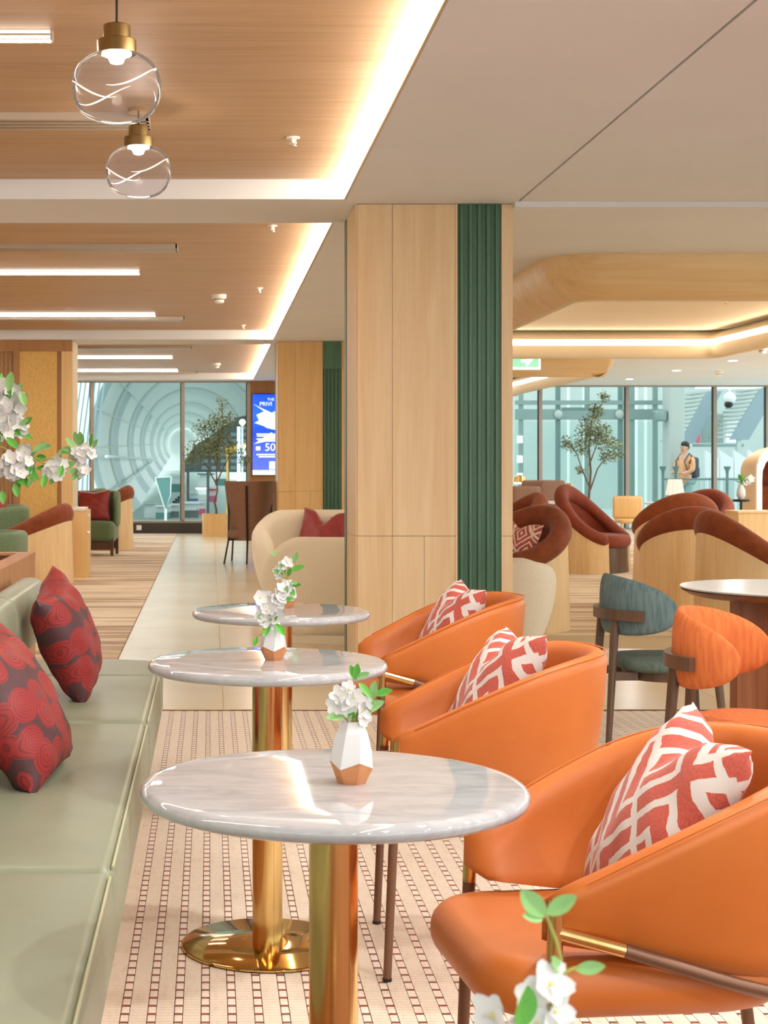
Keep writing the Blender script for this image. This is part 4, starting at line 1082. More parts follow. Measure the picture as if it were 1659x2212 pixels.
# --- cream tub sofas: local front +x
def cream_sofa(x, y, rz, label, wd, dp, h, harm, fab, th=.17, dip=.13):
    t = thing('cream_sofa', label, 'sofa', (x, y, 0), R(rz), group='cream rounded tub sofas')
    pa = upath(-.0-dp*.45, dp*.05, dp*.42, wd/2, wd/2*.97, 12, 30, 2.6)
    pa = [(-px, py) for px, py in pa][::-1]
    pa = [(px, py) for px, py in pa]
    f = lambda p: max(0, min(1, (dp*.45-p.x)/(dp*.75)))
    b = MB(); ushell(b, pa, lambda p: harm+(h-harm)*math.sin(f(p)*PI/2)-dip*max(0,(abs(p.y)/(wd/2)-.70)/.30)**2.2, lambda p: .04, th, .13, .045, endr=.22, kp=12, rim=.10); b.build('back_shell', fab, t, ang=80)
    b = MB(); b.pad(rrect(-dp*.32, dp*.46, -wd/2+th+.02, wd/2-th-.02, .10, 6), .05, .43, .06, 5, .02); b.build('seat', fab, t, ang=60)
    b = MB(); b.prism(selip(dp*.36, wd*.40, 3, 36), 0, .06); b.build('base', fab, t, ang=30)
    return t
cream_sofa(1.19, 11.55, 90, 'cream rounded tub sofa seen from behind, left of the pillar', 1.62, .95, .765, .62, m_cream)
cream_sofa(1.30, 14.35, -90, 'cream rounded tub sofa facing the viewer with crimson cushions', 1.85, 1.05, .855, .70, m_cream)
cream_sofa(1.90, 10.75, 66, 'ivory rounded tub armchair right of the pillar, seen from behind', .86, .80, .665, .60, m_cream2, dip=.03)
pr = [pillow_me('cushion', .46, .44, .16, m_redfab, c, s, kw=w) for c, s, w in ((.12, 21, .35), (.02, 22, .4), (.03, 23, .4), (.02, 24, .4))]
gr = 'plain crimson cushions'
pillow('crimson_cushion', pr[0], (.98, 14.42, .452), R(-22), R(22), 'crimson cushion propped in the left corner of the cream sofa', R(6), gr)
pillow('crimson_cushion', pr[1], (1.43, 14.30, .50), R(20), R(48), 'crimson cushion lying beside the propped one on the cream sofa', R(0), gr)

# --- green chairs on the left
def green_tub(x, y, rz, label, h=.66, harm=.58, wd=.74, dp=.66):
    t = thing('green_armchair', label, 'armchair', (x, y, 0), R(rz), group='green fabric armchairs on the left')
    pa = [(-px, py) for px, py in upath(-dp*.45, dp*.05, dp*.42, wd/2, wd/2, 10, 26, 2.8)][::-1]
    f = lambda p: max(0, min(1, (dp*.45-p.x)/(dp*.75)))
    b = MB(); ushell(b, pa, lambda p: harm+(h-harm)*math.sin(f(p)*PI/2), lambda p: .14, .10, .03, .01, endr=.09, rim=.055); b.build('back_shell', m_greenfab, t, ang=80)
    b = MB(); b.pad(rrect(-dp*.33, dp*.45, -wd/2+.10, wd/2-.10, .08, 6), .22, .44, .06, 5, .015); b.build('seat', m_greenfab, t, ang=60)
    for sx, sy in ((1,1),(1,-1),(-1,1),(-1,-1)):
        b = MB(); b.tube([(sx*dp*.32, sy*wd*.34, 0),(sx*dp*.30, sy*wd*.33, .23)], [.014,.02], 10); b.build('leg', m_darkwood, t)
    return t
green_tub(-2.02, 14.5, 170, 'green fabric armchair nearest on the left with a patterned cushion', .665, .655)
green_tub(-2.42, 18.3, 190, 'green fabric armchair on the left against the woven partition', .80, .72, .95)
pillow('patterned_cushion', pillow_me('cushion', .42, .40, .14, m_geo, .03, 14), (-2.14, 14.36, .452), R(-60), R(10), 'red and white woven cushion on the near green armchair, at the left edge', 0)
pillow('crimson_cushion', pr[2], (-2.56, 18.0, .462), R(-15), R(8), 'crimson cushion on the green armchair against the partition', 0, gr)

def wing_chair(x, y, rz, label, fab, h=.90, wings=True):
    """local front -y"""
    t = thing('wing_armchair', label, 'armchair', (x, y, 0), R(rz), group='green wing armchairs')
    b = MB(); b.pad(rrect(-.30,.30,-.30,.24,.10,6), .20, .47, .07, 5, .015); b.build('seat', fab, t, ang=60)
    pa = upath(-.10, .05, .24, .33, .33, 8, 20, 3.2)
    pa = [(-py, px) for px, py in pa]
    b = MB(); ushell(b, pa, lambda p: h-.10*max(0,min(1,(.10-p.y)/.2)), lambda p: .40, .085, .0, .01, endr=.13, rim=.045); b.build('wing_back', fab, t, ang=80)
    for sx in (-.27, .27):
        for sy in (-.22, .20):
            b = MB(); b.obox((sx, sy, .20), (.04,.045,.40)); b.build('leg', m_darkwood, t, False)
    b = MB(); b.box(-.25,.25,-.235,-.205,.08,.19); b.build('stretcher', m_darkwood, t, False)
    b = MB(); b.box(-.25,.25,.185,.215,.08,.19); b.build('stretcher', m_darkwood, t, False)
    return t
wing_chair(-1.62, 22.2, -6, 'green wing armchair with dark legs holding a crimson cushion, left of the aisle', m_greenfab)
pillow('crimson_cushion', pr[3], (-1.64, 22.12, .475), R(-6), R(12), 'crimson cushion on the green wing armchair before the far window', R(-2), gr)
wing_chair(-1.62, 25.6, 95, 'dark green wing armchair at the far end by the left window', m_greenfab, .88)

# --- side cabinet by the partition
t = thing('side_cabinet', 'narrow wooden cabinet with white ledge before the partition end', 'cabinet', (-1.475, 17.95, 0))
b = MB(); b.box(-.085,.085,-.30,.30,0,.76); b.build('body', m_pilwood2, t, False)
b = MB(); b.box(-.09,.055,-.31,.31,.761,.785); b.build('top_ledge', m_whitepl, t, False)
b = MB(); b.box(-.05,.088,-.303,-.3005,.02,.74); b.build('door', m_pilwood2, t, False)
for z in (.70, .51):
    b = MB(); b.ball((.098,-.26,z),(.022,.022,.022),12,8); b.build('knob', m_whitepl, t)

# --- brown high-back chair seen from behind; local front +y
t = thing('highback_chair', 'brown high-back armchair with thin black legs, seen from behind in the aisle', 'armchair', (.52, 20.4, 0), R(-10))
def hb(u, v):
    a = (u*2-1); x = .345*a*(.80+.20*v); z = .30+.76*v; y = -.26+.34*abs(a)**2.2-.10*v
    return (x, y, z)
b = MB(); b.grid(hb, 21, 9); b.grid(lambda u, v: (hb(1-u,v)[0]*.94, hb(1-u,v)[1]+.05, hb(1-u,v)[2]), 21, 9)
for e in (0, 1):
    b.grid(lambda u, v: (hb(u,e)[0]*(1-.06*v), hb(u,e)[1]+.05*v, hb(u,e)[2]), 21, 2); b.grid(lambda u, v: (hb(e,u)[0]*(1-.06*v), hb(e,u)[1]+.05*v, hb(e,u)[2]), 9, 2)
b.build('back', m_brownfab, t, ang=60, weld=True)
b = MB(); b.pad(rrect(-.27,.27,-.22,.28,.06,5), .32, .44, .04, 4, .01); b.build('seat', m_brownfab, t, ang=60)
b = MB(); b.tube([(0,-.372,1.0),(0,-.285,.32),(0,-.285,.27)], .014, 8); b.build('back_strut', m_black, t)
for s_ in (-1, 1):
    b = MB(); b.tube([(.285*s_,-.02,.99),(.275*s_,-.10,.30),(.30*s_,-.30,0)], .012, 8); b.build('leg', m_black, t)
    b = MB(); b.tube([(.27*s_,.24,.31),(.30*s_,.32,0)], .012, 8); b.build('leg', m_black, t)
b = MB(); b.tube([(0,-.28,.29),(0,-.34,0)], .012, 8); b.build('leg', m_black, t)
b = MB(); b.tube([(-.275,-.10,.30),(.275,-.10,.30)], .011, 8); b.tube([(.275,-.10,.30),(.27,.25,.31),(-.27,.25,.31),(-.275,-.10,.30)], .011, 8); b.build('under_frame', m_black, t)

# --- olive trees
def olive(x, y, zb, limbs, blobs, nleaf, label, potr=.24, poth=.38, seed=3, ls=.055):
    rnd = random.Random(seed)
    p = thing('tree_pot', 'round wooden tree pot ' + label[1], 'pot', (x, y, 0))
    b = MB(); b.lathe([(potr,0),(potr,poth),(potr-.03,poth),(potr-.03,poth-.06)], 40, cap1=False); b.build('body', m_pilwood2, p, ang=30)
    b = MB(); b.lathe([(.0,poth-.05),(potr-.03,poth-.06)], 30, cap0=False); b.build('soil', m_bark, p)
    t = thing('olive_tree', label[0], 'tree', (x, y, poth-.05))
    for q in limbs:
        pts = [Vector(v) for v in q]; b = MB()
        b.tube(pts, [.022*(1-.65*i/(len(pts)-1)) if q is limbs[0] else .014*(1-.6*i/(len(pts)-1)) for i in range(len(pts))], 7); b.build('branch' if q is not limbs[0] else 'trunk', m_bark, t)
    for part_i, mat in enumerate((m_leafd, m_leafo)):
        b = MB(); tot = sum(w for *_, w in blobs)
        for cx, cy, cz, rx, rz_, w in blobs:
            for k in range(int(nleaf*w/tot/2)):
                a = rnd.uniform(0, 2*PI); cth = rnd.uniform(-1,1); rr = rnd.random()**.45; sth = math.sqrt(1-cth*cth)
                c = Vector((cx+rx*rr*sth*math.cos(a), cy+rx*rr*sth*math.sin(a), cz+rz_*rr*cth))
                d = Vector((rnd.uniform(-1,1), rnd.uniform(-1,1), rnd.uniform(-.4,1))).normalized()
                s_ = d.cross(Vector((rnd.uniform(-1,1), rnd.uniform(-1,1), rnd.uniform(-1,1)))).normalized()
                Ln = ls*rnd.uniform(.7,1.2); n_ = d.cross(s_)*Ln*.08
                b.add([c, c+d*Ln*.5+s_*Ln*.19+n_, c+d*Ln, c+d*Ln*.5-s_*Ln*.19+n_], [(0,1,2),(0,2,3)])
        o = b.build('foliage', mat, t, False); o['kind'] = 'stuff'
olive(.10, 27.75, .4, [[(0,0,0),(.0,0,.12),(-.03,0,.25),(.02,0,.45),(.0,0,.75),(.02,0,1.1),(.05,.02,1.6)],
                 [(.01,0,.55),(-.12,.02,.8),(-.24,0,1.0),(-.38,0,1.15)], [(.01,0,.6),(.12,.02,.85),(.22,0,1.05),(.35,0,1.2)], [(.0,0,.9),(-.10,0,1.2),(-.18,.0,1.5)], [(.03,0,1.2),(.12,0,1.6),(.10,0,2.0)]],
      [(0,0,1.25,.32,.30,1.6), (-.30,0,1.15,.26,.26,1.0), (.02,0,1.62,.24,.20,.8), (-.25,0,1.55,.18,.16,.35), (.30,0,1.15,.24,.22,.45), (.10,0,1.95,.11,.16,.16), (.22,0,1.7,.2,.16,.3), (-.45,0,1.0,.16,.14,.25), (.5,0,1.0,.14,.16,.25)], 2300,
      ('leafy olive tree in a wooden pot before the far left window', 'under the olive tree before the far left window'), .25, .40, 3, .06)
olive(6.13, 25.5, .4, [[(0,0,0),(.0,0,.3),(.03,0,.7),(.0,0,1.1),(.04,0,1.5),(.10,0,1.75)], [(.01,0,.45),(-.12,0,.75),(-.2,0,1.0),(-.38,0,1.2)], [(.02,0,.4),(.14,0,.75),(.28,0,.95),(.45,0,1.1)], [(.0,0,.8),(.15,0,1.2)]],
      [(.02,0,1.35,.24,.26,1.3), (.22,0,1.25,.2,.22,.9), (.12,0,1.68,.14,.14,.5), (-.32,0,1.15,.16,.14,.35), (.30,0,.95,.18,.12,.4), (.24,0,1.9,.09,.10,.2), (-.14,0,.72,.09,.07,.12), (.5,0,.98,.10,.08,.12), (-.12,0,1.05,.16,.14,.35), (.4,0,1.15,.14,.12,.3)], 2300,
      ('airy olive tree behind the rust chairs at the right windows', 'under the olive tree at the right windows'), .25, .5, 9, .055)

# --- brown lounge chairs, tables and lamps beyond the rust chairs
def club_chair(x, y, rz, label, h):
    t = thing('lounge_chair', label, 'armchair', (x, y, 0), R(rz), group='brown lounge chairs')
    pa = [(-px, py) for px, py in upath(-.26, .05, .26, .33, .33, 10, 24, 3.2)][::-1]
    b = MB(); ushell(b, pa, lambda p: h, lambda p: .25, .07, .03, .0, endr=.08, rim=.04); b.build('back_shell', m_brownfab, t, ang=80)
    b = MB(); b.pad(rrect(-.22,.28,-.24,.24,.06,6), .26, .44, .05, 5, .01); b.build('seat', m_brownfab, t, ang=60)
    for sx in (-.22,.2):
        for sy in (-.2,.2):
            b = MB(); b.tube([(sx*1.1,sy*1.1,0),(sx,sy,.28)], [.012,.016], 8); b.build('leg', m_black, t)
club_chair(4.92, 25.2, 195, 'brown lounge chair nearest the pillar by the right windows', .92)
club_chair(5.62, 26.6, 200, 'brown lounge chair behind the other one by the right windows', 1.0)
def side_table(x, y, h, r, label):
    t = thing('side_table', label, 'table', (x, y, 0))
    b = MB(); b.lathe([(r,h-.03),(r,h)], 36); b.build('tabletop', m_rimstone, t, ang=30)
    b = MB(); b.lathe([(.10,.0),(.10,h-.031)], 20); b.build('pedestal', m_darkwood, t, ang=30)
side_table(5.08, 23.0, .73, .40, 'round side table with a brass lamp behind the rust chairs')
side_table(7.15, 24.4, .68, .42, 'dark edged round side table by the glass wall, mid right')
def table_lamp(x, y, z, label, h=.24):
    t = thing('table_lamp', label, 'lamp', (x, y, z))
    b = MB(); b.lathe([(.05,0),(.05,.012),(.012,.02),(.010,h*.7)], 20); b.build('stand', m_brass, t)
    b = MB(); b.lathe([(.06,h*.7),(.055,h*.9),(.03,h)], 24); b.build('shade', m_brass, t)
    b = MB(); b.lathe([(.045,h*.66),(.05,h*.70)], 20); b.build('glow_disc', m_lamp, t)
m_lamp = EM('lamp_glow', (1, .8, .45), 6.0)
table_lamp(5.20, 22.85, .73, 'small brass table lamp on the round side table', .27)
t = thing('floor_lamp', 'small brass lamp glowing above the brown chairs by the pillar', 'lamp', (5.42, 27.6, 0))
b = MB(); b.lathe([(.12,0),(.12,.02),(.012,.03),(.012,.95)], 16); b.build('stand', m_brass, t)
b = MB(); b.lathe([(.12,.95),(.10,1.06),(.03,1.09)], 20); b.build('shade', m_brass, t)
b = MB(); b.lathe([(.09,.93),(.10,.95)], 20); b.build('glow_disc', m_lamp, t)
t = thing('pleated_lamp', 'table lamp with a white pleated shade by the glass wall', 'lamp', (8.32, 28.2, 0))
b = MB(); b.lathe([(.14,0),(.14,.02),(.015,.03),(.015,.82)], 16); b.build('stand', m_brass, t)
b = MB()
b.rings([[((r+(.02 if k % 2 else 0))*math.cos(2*PI*k/28), (r+(.02 if k % 2 else 0))*math.sin(2*PI*k/28), z) for k in range(28)] for r, z in ((.15,.72),(.10,1.0))]); b.build('shade', m_whitepl, t, False)
t = thing('peach_chair', 'pale peach chair back showing behind the rust tub chair by the tree', 'chair', (6.25, 23.6, 0))
b = MB(); b.pad(rrect(-.22,.22,-.04,.04,.03,5), .45, .80, .05, 5); b.build('back', m_peach if 'm_peach' in globals() else m_pilwood2, t, ang=60)
b = MB(); b.pad(rrect(-.22,.22,-.44,-.03,.06,5), .40, .46, .02, 4); b.build('seat', m_pilwood2, t, ang=60)
for sx in (-.19,.19):
    for sy in (-.40,.0):
        b = MB(); b.tube([(sx,sy,0),(sx,sy,.42)], .016, 8); b.build('leg', m_pilwood2, t)

# --- hooded pod seat, low counter and vase at the right edge
t = thing('pod_seat', 'hooded pod seat with white edge and terracotta lining at the right edge', 'armchair', (7.86, 20.6, 0), R(0))
def arch(k, n=28, w=.72, h0=.55, top=1.58):
    r = .42; out = []
    for i in range(n+1):
        u = i/n
        if u < .3: p = (-w, h0+(top-r-h0)*u/.3)
        elif u > .7: p = (w, h0+(top-r-h0)*(1-u)/.3)
        else:
            a = PI-(u-.3)/.4*PI; p = (w*math.copysign(abs(math.cos(a))**.7, math.cos(a)), top-r+r*abs(math.sin(a))**.8)
        out.append(p)
    return out
A0 = arch(0)
def sheet(f0, f1, y0, y1, mat, name, inner=False):
    b = MB()
    rs = [[(x*f0, y0, .55+(z-.55)*f0) for x, z in A0], [(x*f1, y1, .55+(z-.55)*f1) for x, z in A0]]
    n = len(A0); b.add(rs[0]+rs[1], [(i, i+1, n+i+1, n+i) for i in range(n-1)]); return b.build(name, mat, t, True, ang=50)
sheet(1.0, .94, 0, .75, m_pilwood2, 'outer_shell'); sheet(.90, .82, .0, .70, m_rust2, 'lining')
b = MB(); n = len(A0)
vs = [(x, -.02, z) for x, z in A0]+[(x*.90, -.02, .55+(z-.55)*.90) for x, z in A0]+[(x*.90, .03, .55+(z-.55)*.90) for x, z in A0]+[(x, .03, z) for x, z in A0]
b.add(vs, [(q*n+i, q*n+i+1, ((q+1)%4)*n+i+1, ((q+1)%4)*n+i) for q in range(4) for i in range(n-1)]+[(0,n,2*n,3*n),(n-1,4*n-1,3*n-1,2*n-1)]); b.build('white_edge', m_whitepl, t, True, ang=50)
b = MB(); b.prism_y([(x*.84, .55+(z-.55)*.84) for x, z in A0], .66, .74); b.build('back_cushion', m_rust2, t, True, ang=40)
b = MB(); b.pad(rrect(-.58,.58,-.02,.62,.06,5), .36, .56, .06, 5, .02); b.build('seat', m_rust2, t, ang=60)
b = MB(); b.pad(rrect(-.57,.57,.42,.64,.05,5), .562, 1.0, .09, 5, .0); b.build('lumbar_cushion', m_rust, t, ang=60)
b = MB(); b.box(-.68,.68,.02,.74,0,.36); b.build('base', m_pilwood2, t, False)
t = thing('low_counter', 'low pale yellow wooden counter below the pod seat at the right edge', 'counter', (6.06, 16.3, 0))
b = MB(); b.box(-.66,.9,-.2,.2,0,.78); b.build('body', m_tubwood, t, False)
b = MB(); b.box(-.67,.91,-.21,.21,.781,.80); b.build('top', m_tubwood, t, False)
t = thing('bud_vase', 'small white vase on a thin stand beside the pod seat', 'vase', (6.47, 19.2, .85))
b = MB(); b.lathe([(.03,0),(.055,.05),(.05,.11),(.025,.17),(.03,.18)], 20); b.build('glazed_body', m_white, t)
tt = thing('flower_sprig', 'yellow green flower sprig in the small vase beside the pod seat', 'flowers', (6.47, 19.2, 1.02))
b = MB(); b.tube([(0,0,-.05),(0,0,.08)], .004, 6); b.build('stem', m_stem, tt)
for k in range(9): leaf(tt, (0,0,random.uniform(.0,.06)), (random.uniform(-1,1), random.uniform(-.6,0), random.uniform(.1,.9)), .10, 0)
for k in range(3): blossom(tt, (.05+.03*k,-.03,.04+.02*k), (.2,-1,.3), .05, False)
t = thing('plant_stand', 'thin dark stand carrying the small white vase beside the pod seat', 'stand', (6.47, 19.2, 0))
b = MB(); b.lathe([(.12,0),(.12,.02),(.015,.03),(.015,.82)], 16); b.lathe([(.10,.82),(.10,.85)], 20); b.build('pedestal', m_black, t, ang=30)

# ================================================================== OUTSIDE THE LEFT WINDOW: concourse hall
m_vw = NM('vault_white', [(.3,'#eaf0ed'),(.7,'#f1f5f3')], (.1,.1,.1), 2, 2, rough=.6)
m_vg = NM('vault_fabric', [(.3,'#b6c6c9'),(.7,'#c2d0d2')], (.1,.1,.1), 3, 3, rough=.6)
m_vr = M('vault_rib', '#e9efeb', rough=.5)
m_hall = NM('hall_floor', [(.3,'#a9b8b4'),(.7,'#bac7c2')], (.2,.2,.2), 3, 3, rough=.4)
m_wedge = M('green_glazing', '#5e8a85', rough=.25)
m_dkfac = NM('dark_facade', [(.3,'#555c5c'),(.7,'#6a706e')], (1,1,1), 2, 2, rough=.5)
m_facwin = M('facade_window', '#8fa0a4', rough=.2)
m_yel = M('yellow_awning', '#d8a840', rough=.6); m_blue = EM('blue_sign', (.25,.55,.95), .8); m_lampo = EM('orange_lamp', (1,.5,.15), 1.6)
m_litw = EM('lit_white', (.95,.97,1), .5); m_pink = M('pink_panel', '#d06a80', rough=.5); m_bluep = M('blue_panel', '#6f86b8', rough=.5); m_redk = M('red_canopy', '#d83a50', rough=.5)
hall = thing('concourse_vault', 'huge white ribbed concourse vault beyond the far left window', 'building', (0, 0, 0))
Ys = [95, 128, 173, 228, 308, 404, 555, 800]
def vp(y, ang, r0=7.6, k=1.0):
    """point on the vault at depth y"""
    cx, cz = -.5*y/95*.0 - .02*y + 1.9, CH + .0125*y
    return Vector((cx + r0*k*math.cos(ang), y, cz + r0*k*1.06*math.sin(ang)))
segs = [R(a) for a in (224, 205, 182, 164, 146, 118, 88, 58, 36, 16)]
for i in range(len(Ys)-1):
    y0, y1 = Ys[i], Ys[i+1]; ym = y0+(y1-y0)*.42
    for k in range(len(segs)-1):
        a0, a1 = segs[k], segs[k+1]
        b = MB(); b.grid(lambda u, v: tuple(vp(ym+(y1-ym)*v, a0+(a1-a0)*u)), 7, 2); b.build('white_panel', m_vw, hall, True)
        b = MB(); b.grid(lambda u, v: tuple(vp(y0+(ym-y0)*v, a0+(a1-a0)*u)), 7, 2); b.build('fabric_panel', m_vg if k < 4 else m_vw, hall, True)
    b = MB(); b.tube([vp(y0, R(205)+(R(16)-R(205))*j/30, k=.985) for j in range(31)], .10+.0009*y0, 6); b.build('rib', m_vr, hall)
for a in segs[1:5]:
    b = MB(); b.tube([vp(y, a, k=.985) for y in (95, 200, 400, 800)], .06, 5); b.build('purlin', m_vr, hall)
b = MB(); b.box(-30, 8, 801, 802, -2.6, 30); b.build('end_wall', m_vw, hall, False)
for k in range(2):
    b = MB(); b.tube([vp(95, R(198-14*k), k=.7)+Vector((-1.0,0,-1.6+1.2*k)), vp(300, R(200), k=.9)+Vector((0,0,-.5))], .10, 6); b.build('guide_rail', m_vr, hall)
b = MB(); b.box(-40, 60, 31, 900, -2.8, -2.6); tag(b.build('hall_floor', m_hall, None, False), 'pale lower hall floor seen through the far left window', 'floor')
m_louv = M('louver_blue', '#8fa6ad', rough=.5)
t = thing('louver_screen', 'tall pale louver screen at the left edge of the far window', 'screen', (-4.0, 44, -1))
for k in range(9):
    b = MB(); b.tube([(-.55+.13*k, 0, -3.2), (-.35+.13*k, 0, 2.0), (.25+.13*k, 0, 6.5)], .028, 5); b.build('louver', m_louv, t)
t = thing('glass_wedge', 'inverted triangular green glass wedge rising in the concourse', 'structure', (-2.75, 90, .15))
b = MB(); b.add([(-.42,0,.30),(.48,0,.34),(.45,0,-.7),(.15,0,-1.55),(-.42,2,.30),(.48,2,.34),(.45,2,-.7),(.15,2,-1.55)], [(0,3,2,1),(4,5,6,7),(0,1,5,4),(1,2,6,5),(2,3,7,6),(3,0,4,7)]); b.build('glazing', m_wedge, t, False)
b = MB(); b.tube([(-.42,-.03,.30),(.48,-.03,.34),(.45,-.03,-.7),(.15,-.03,-1.55),(-.42,-.03,.30)], .03, 5); b.build('frame', m_vr, t)
b = MB(); b.box(.1,.2,.2,1.8,-2.75,-1.5); b.build('post', m_vr, t, False)
t = thing('dark_facade', 'distant dark gridded building facade behind the olive tree', 'building', (2.3, 118, -2.6))
b = MB(); b.prism_y([(-4.3,3.2),(3.6,3.2),(3.6,7.0),(2.0,7.8),(-.4,7.3),(-2.2,6.0),(-3.5,5.2),(-4.3,4.0)], 0, 1); b.build('wall', m_dkfac, t, False)
for j in range(8):
    for i in range(10):
        x = -3.7+.72*i; z = 3.4+.5*j
        if z > 2.8+1.1*(x+4.0) or z > 6.8: continue
        b = MB(); b.box(x, x+.45, -.08, -.002, z, z+.26); b.build('window', m_facwin, t, False)
for k in range(6):
    b = MB(); b.box(-4.1+1.5*k, -3.9+1.5*k, .2, .6, 0, 3.2); b.build('column', m_dkfac, t, False)
t = thing('yellow_arch', 'yellow arched awning in the hall beside the screen', 'awning', (2.0, 80, .95))
b = MB(); b.tube([(-1.25+.31*k, 0, .95+.42*math.sin(PI*.5*k/8)) for k in range(9)], .17, 6); b.build('canopy', m_yel, t)
for x_, z_ in ((-1.15,.9),(1.15,1.3)):
    b = MB(); b.box(x_-.05,x_+.05,.05,.15,-3.55,z_); b.build('post', m_yel, t, False)
t = thing('sign_box', 'glowing white sign box in the hall beside the screen', 'sign', (1.75, 72, 1.6))
b = MB(); b.box(-.25,.45,0,.3,0,.5); b.build('face', m_litw, t, False)
b = MB(); b.box(.05,.12,.1,.2,-4.2,0); b.build('post', m_vr, t, False)
t = thing('blue_pillar_sign', 'slim glowing blue pillar sign beyond the olive tree', 'sign', (1.25, 70, -2.6))
b = MB(); b.box(-.07,.07,0,.12,.9,5.5); b.build('light_box', m_blue, t, False)
b = MB(); b.box(-.03,.03,.03,.09,0,.9); b.build('post', m_vr, t, False)
t = thing('hall_lamp', 'orange globe lamp above the blue pillar sign', 'lamp', (1.33, 66, -2.6))
b = MB(); b.ball((0,0,5.6),.13,14,10); b.build('globe', m_lampo, t)
b = MB(); b.tube([(0,.2,0),(0,.2,5.3),(0,0,5.48)], .04, 8); b.build('pole', m_vr, t)
ZH = -2.6
def kiosk(px, Y, s_, h, mc, mk, label, rz=0):
    t = thing('kiosk', label, 'kiosk', (at(px, 1000, Y).x, Y, ZH), rz, 'kiosks in the hall beyond the window')
    b = MB(); b.box(-s_,s_,-.3,.3,0,h*.45); b.build('counter', mc, t, False)
    b = MB(); b.box(-s_*1.1,s_*1.1,-.4,.4,h*.88,h); b.build('canopy', mk, t, False)
    b = MB(); b.box(-s_*.8,s_*.8,.22,.28,h*.45,h*.88); b.build('back_panel', m_vw, t, False)
    for sx in (-1,1):
        b = MB(); b.box(sx*s_-.04,sx*s_+.04,.2,.28,h*.45,h*.88); b.build('post', m_vr, t, False)
kiosk(325, 112, .45, 1.1, m_vr, m_vg, 'pale kiosk low in the far window, leftmost of them')
kiosk(352, 110, .5, .95, m_wedge, m_vr, 'green fronted kiosk low in the far window below the glass wedge')
kiosk(376, 112, .35, 1.0, m_dkfac, m_vr, 'dark fronted kiosk left of the window mullion')
kiosk(412, 112, .55, 1.15, m_dkfac, m_vw, 'wide dark fronted kiosk right of the window mullion')
kiosk(434, 118, .35, 1.0, m_pink, m_vr, 'pink fronted kiosk just left of the tree pot')
kiosk(418, 150, .45, 1.1, m_bluep, m_vr, 'blue fronted kiosk behind the olive tree stem, left')
kiosk(436, 165, .6, 1.3, m_vr, m_litw, 'white kiosk with bright canopy left of the olive stem')
kiosk(458, 158, .5, 1.3, m_pink, m_redk, 'red canopied kiosk behind the olive stem')
kiosk(505, 190, .4, 2.2, m_pink, m_litw, 'tall pink and white kiosk right of the olive tree')
kiosk(445, 260, 1.3, 2.2, m_vr, m_wedge, 'long white kiosk far back under the olive crown')
kiosk(480, 270, 1.2, 2.6, m_wedge, m_litw, 'green kiosk far back right of the olive stem')
kiosk(385, 210, .9, 2.4, m_wedge, m_vr, 'green kiosk beside the glass wedge at the mullion')
for k, w in enumerate(('first', 'second', 'third', 'fourth', 'fifth')):
    Y = 125+9*k
    o = MB(); o.lathe([(.09,0),(.09,.5),(.14,.52),(.14,.66)], 10); tag(o.build('bollard', m_black, None, True, loc=(at(371+5*k, 0, Y).x, Y, ZH)), w+' small dark bollard in the row right of the glass wedge', 'bollard', 'bollards in the hall')

# ================================================================== OUTSIDE THE RIGHT WINDOW: atrium
m_steel = M('atrium_steel', '#869a97', rough=.4, metal=.2); m_steeld = M('atrium_dark_steel', '#66807e', rough=.4)
m_atw = NM('atrium_wall', [(.3,'#b3bfbc'),(.7,'#bfc9c5')], (.3,.3,.3), 2, 2, rough=.7)
m_conc = M('pale_column', '#b4bbb6', rough=.7); m_str = M('stair_stringer', '#8b9da5', rough=.5)
m_saw = M('white_panel', '#dcdfe2', rough=.5)
b = MB(); b.box(1.5, 30, 30.3, 60, -.3, -.02); tag(b.build('atrium_floor', m_hall, None, False), 'pale atrium floor outside the right glass wall', 'floor')
b = MB(); b.box(1.5, 30, 46, 46.3, -.02, 6); tag(b.build('atrium_wall', m_atw, None, False), 'pale back wall of the atrium outside the right windows', 'wall')
t = thing('lift_shaft', 'steel framed glass lift shaft behind the right window wall', 'lift shaft', (0, 36, 0))
for px in (1125, 1205, 1268, 1340, 1365, 1415):
    x = at(px, 0, 36).x
    b = MB(); b.box(x-.05, x+.05, -.05, .05, -.02, 4.2); b.build('column', m_steeld if px in (1205, 1340) else m_steel, t, False)
for z, h in ((2.62,.10),(2.28,.24)):
    b = MB(); b.box(at(1112,0,36).x, at(1440,0,36).x, -.08, .0, z, z+h); b.build('beam', m_steel, t, False)
b = MB(); b.box(at(1210,0,36).x, at(1300,0,36).x, -.09, -.082, 2.50, 2.56); b.build('dark_rail', m_steeld, t, False)
for a, c in ((1112,1120),(1130,1200),(1210,1263),(1273,1336),(1370,1410),(1420,1440)):
    b = MB(); b.box(at(a,0,36).x, at(c,0,36).x, .01, .02, .05, 2.24); b.build('pane', m_paneg, t, False)
for px in (1228, 1262, 1375, 1395):
    x = at(px, 0, 40).x
    b = MB(); b.box(x-.03, x+.03, 4.0, 4.05, -.02, 4); b.build('guide', m_vr, t, False)
for z in (.35, .9, 1.3, 1.75):
    b = MB(); x = at(1121,0,36).x; b.box(x-.06, x+.06, -.12, -.09, z, z+.16); b.build('indicator', m_litw, t, False)
for px in (1204, 1335, 1440):
    t2 = MB(); x = at(px, 0, 36).x; t2.ball((x, -.12, 2.4), (.10,.06,.10), 8, 6); t2.build('node', m_conc, t)
x0, x1 = at(1441,0,35).x, at(1474,0,35).x
b = MB(); b.prism(rrect(x0, x1, 34.8, 35.4, .05, 3), -.02, 4.5); tag(b.build('concrete_column', m_conc, None), 'broad pale column outside the right windows beside the person', 'column')
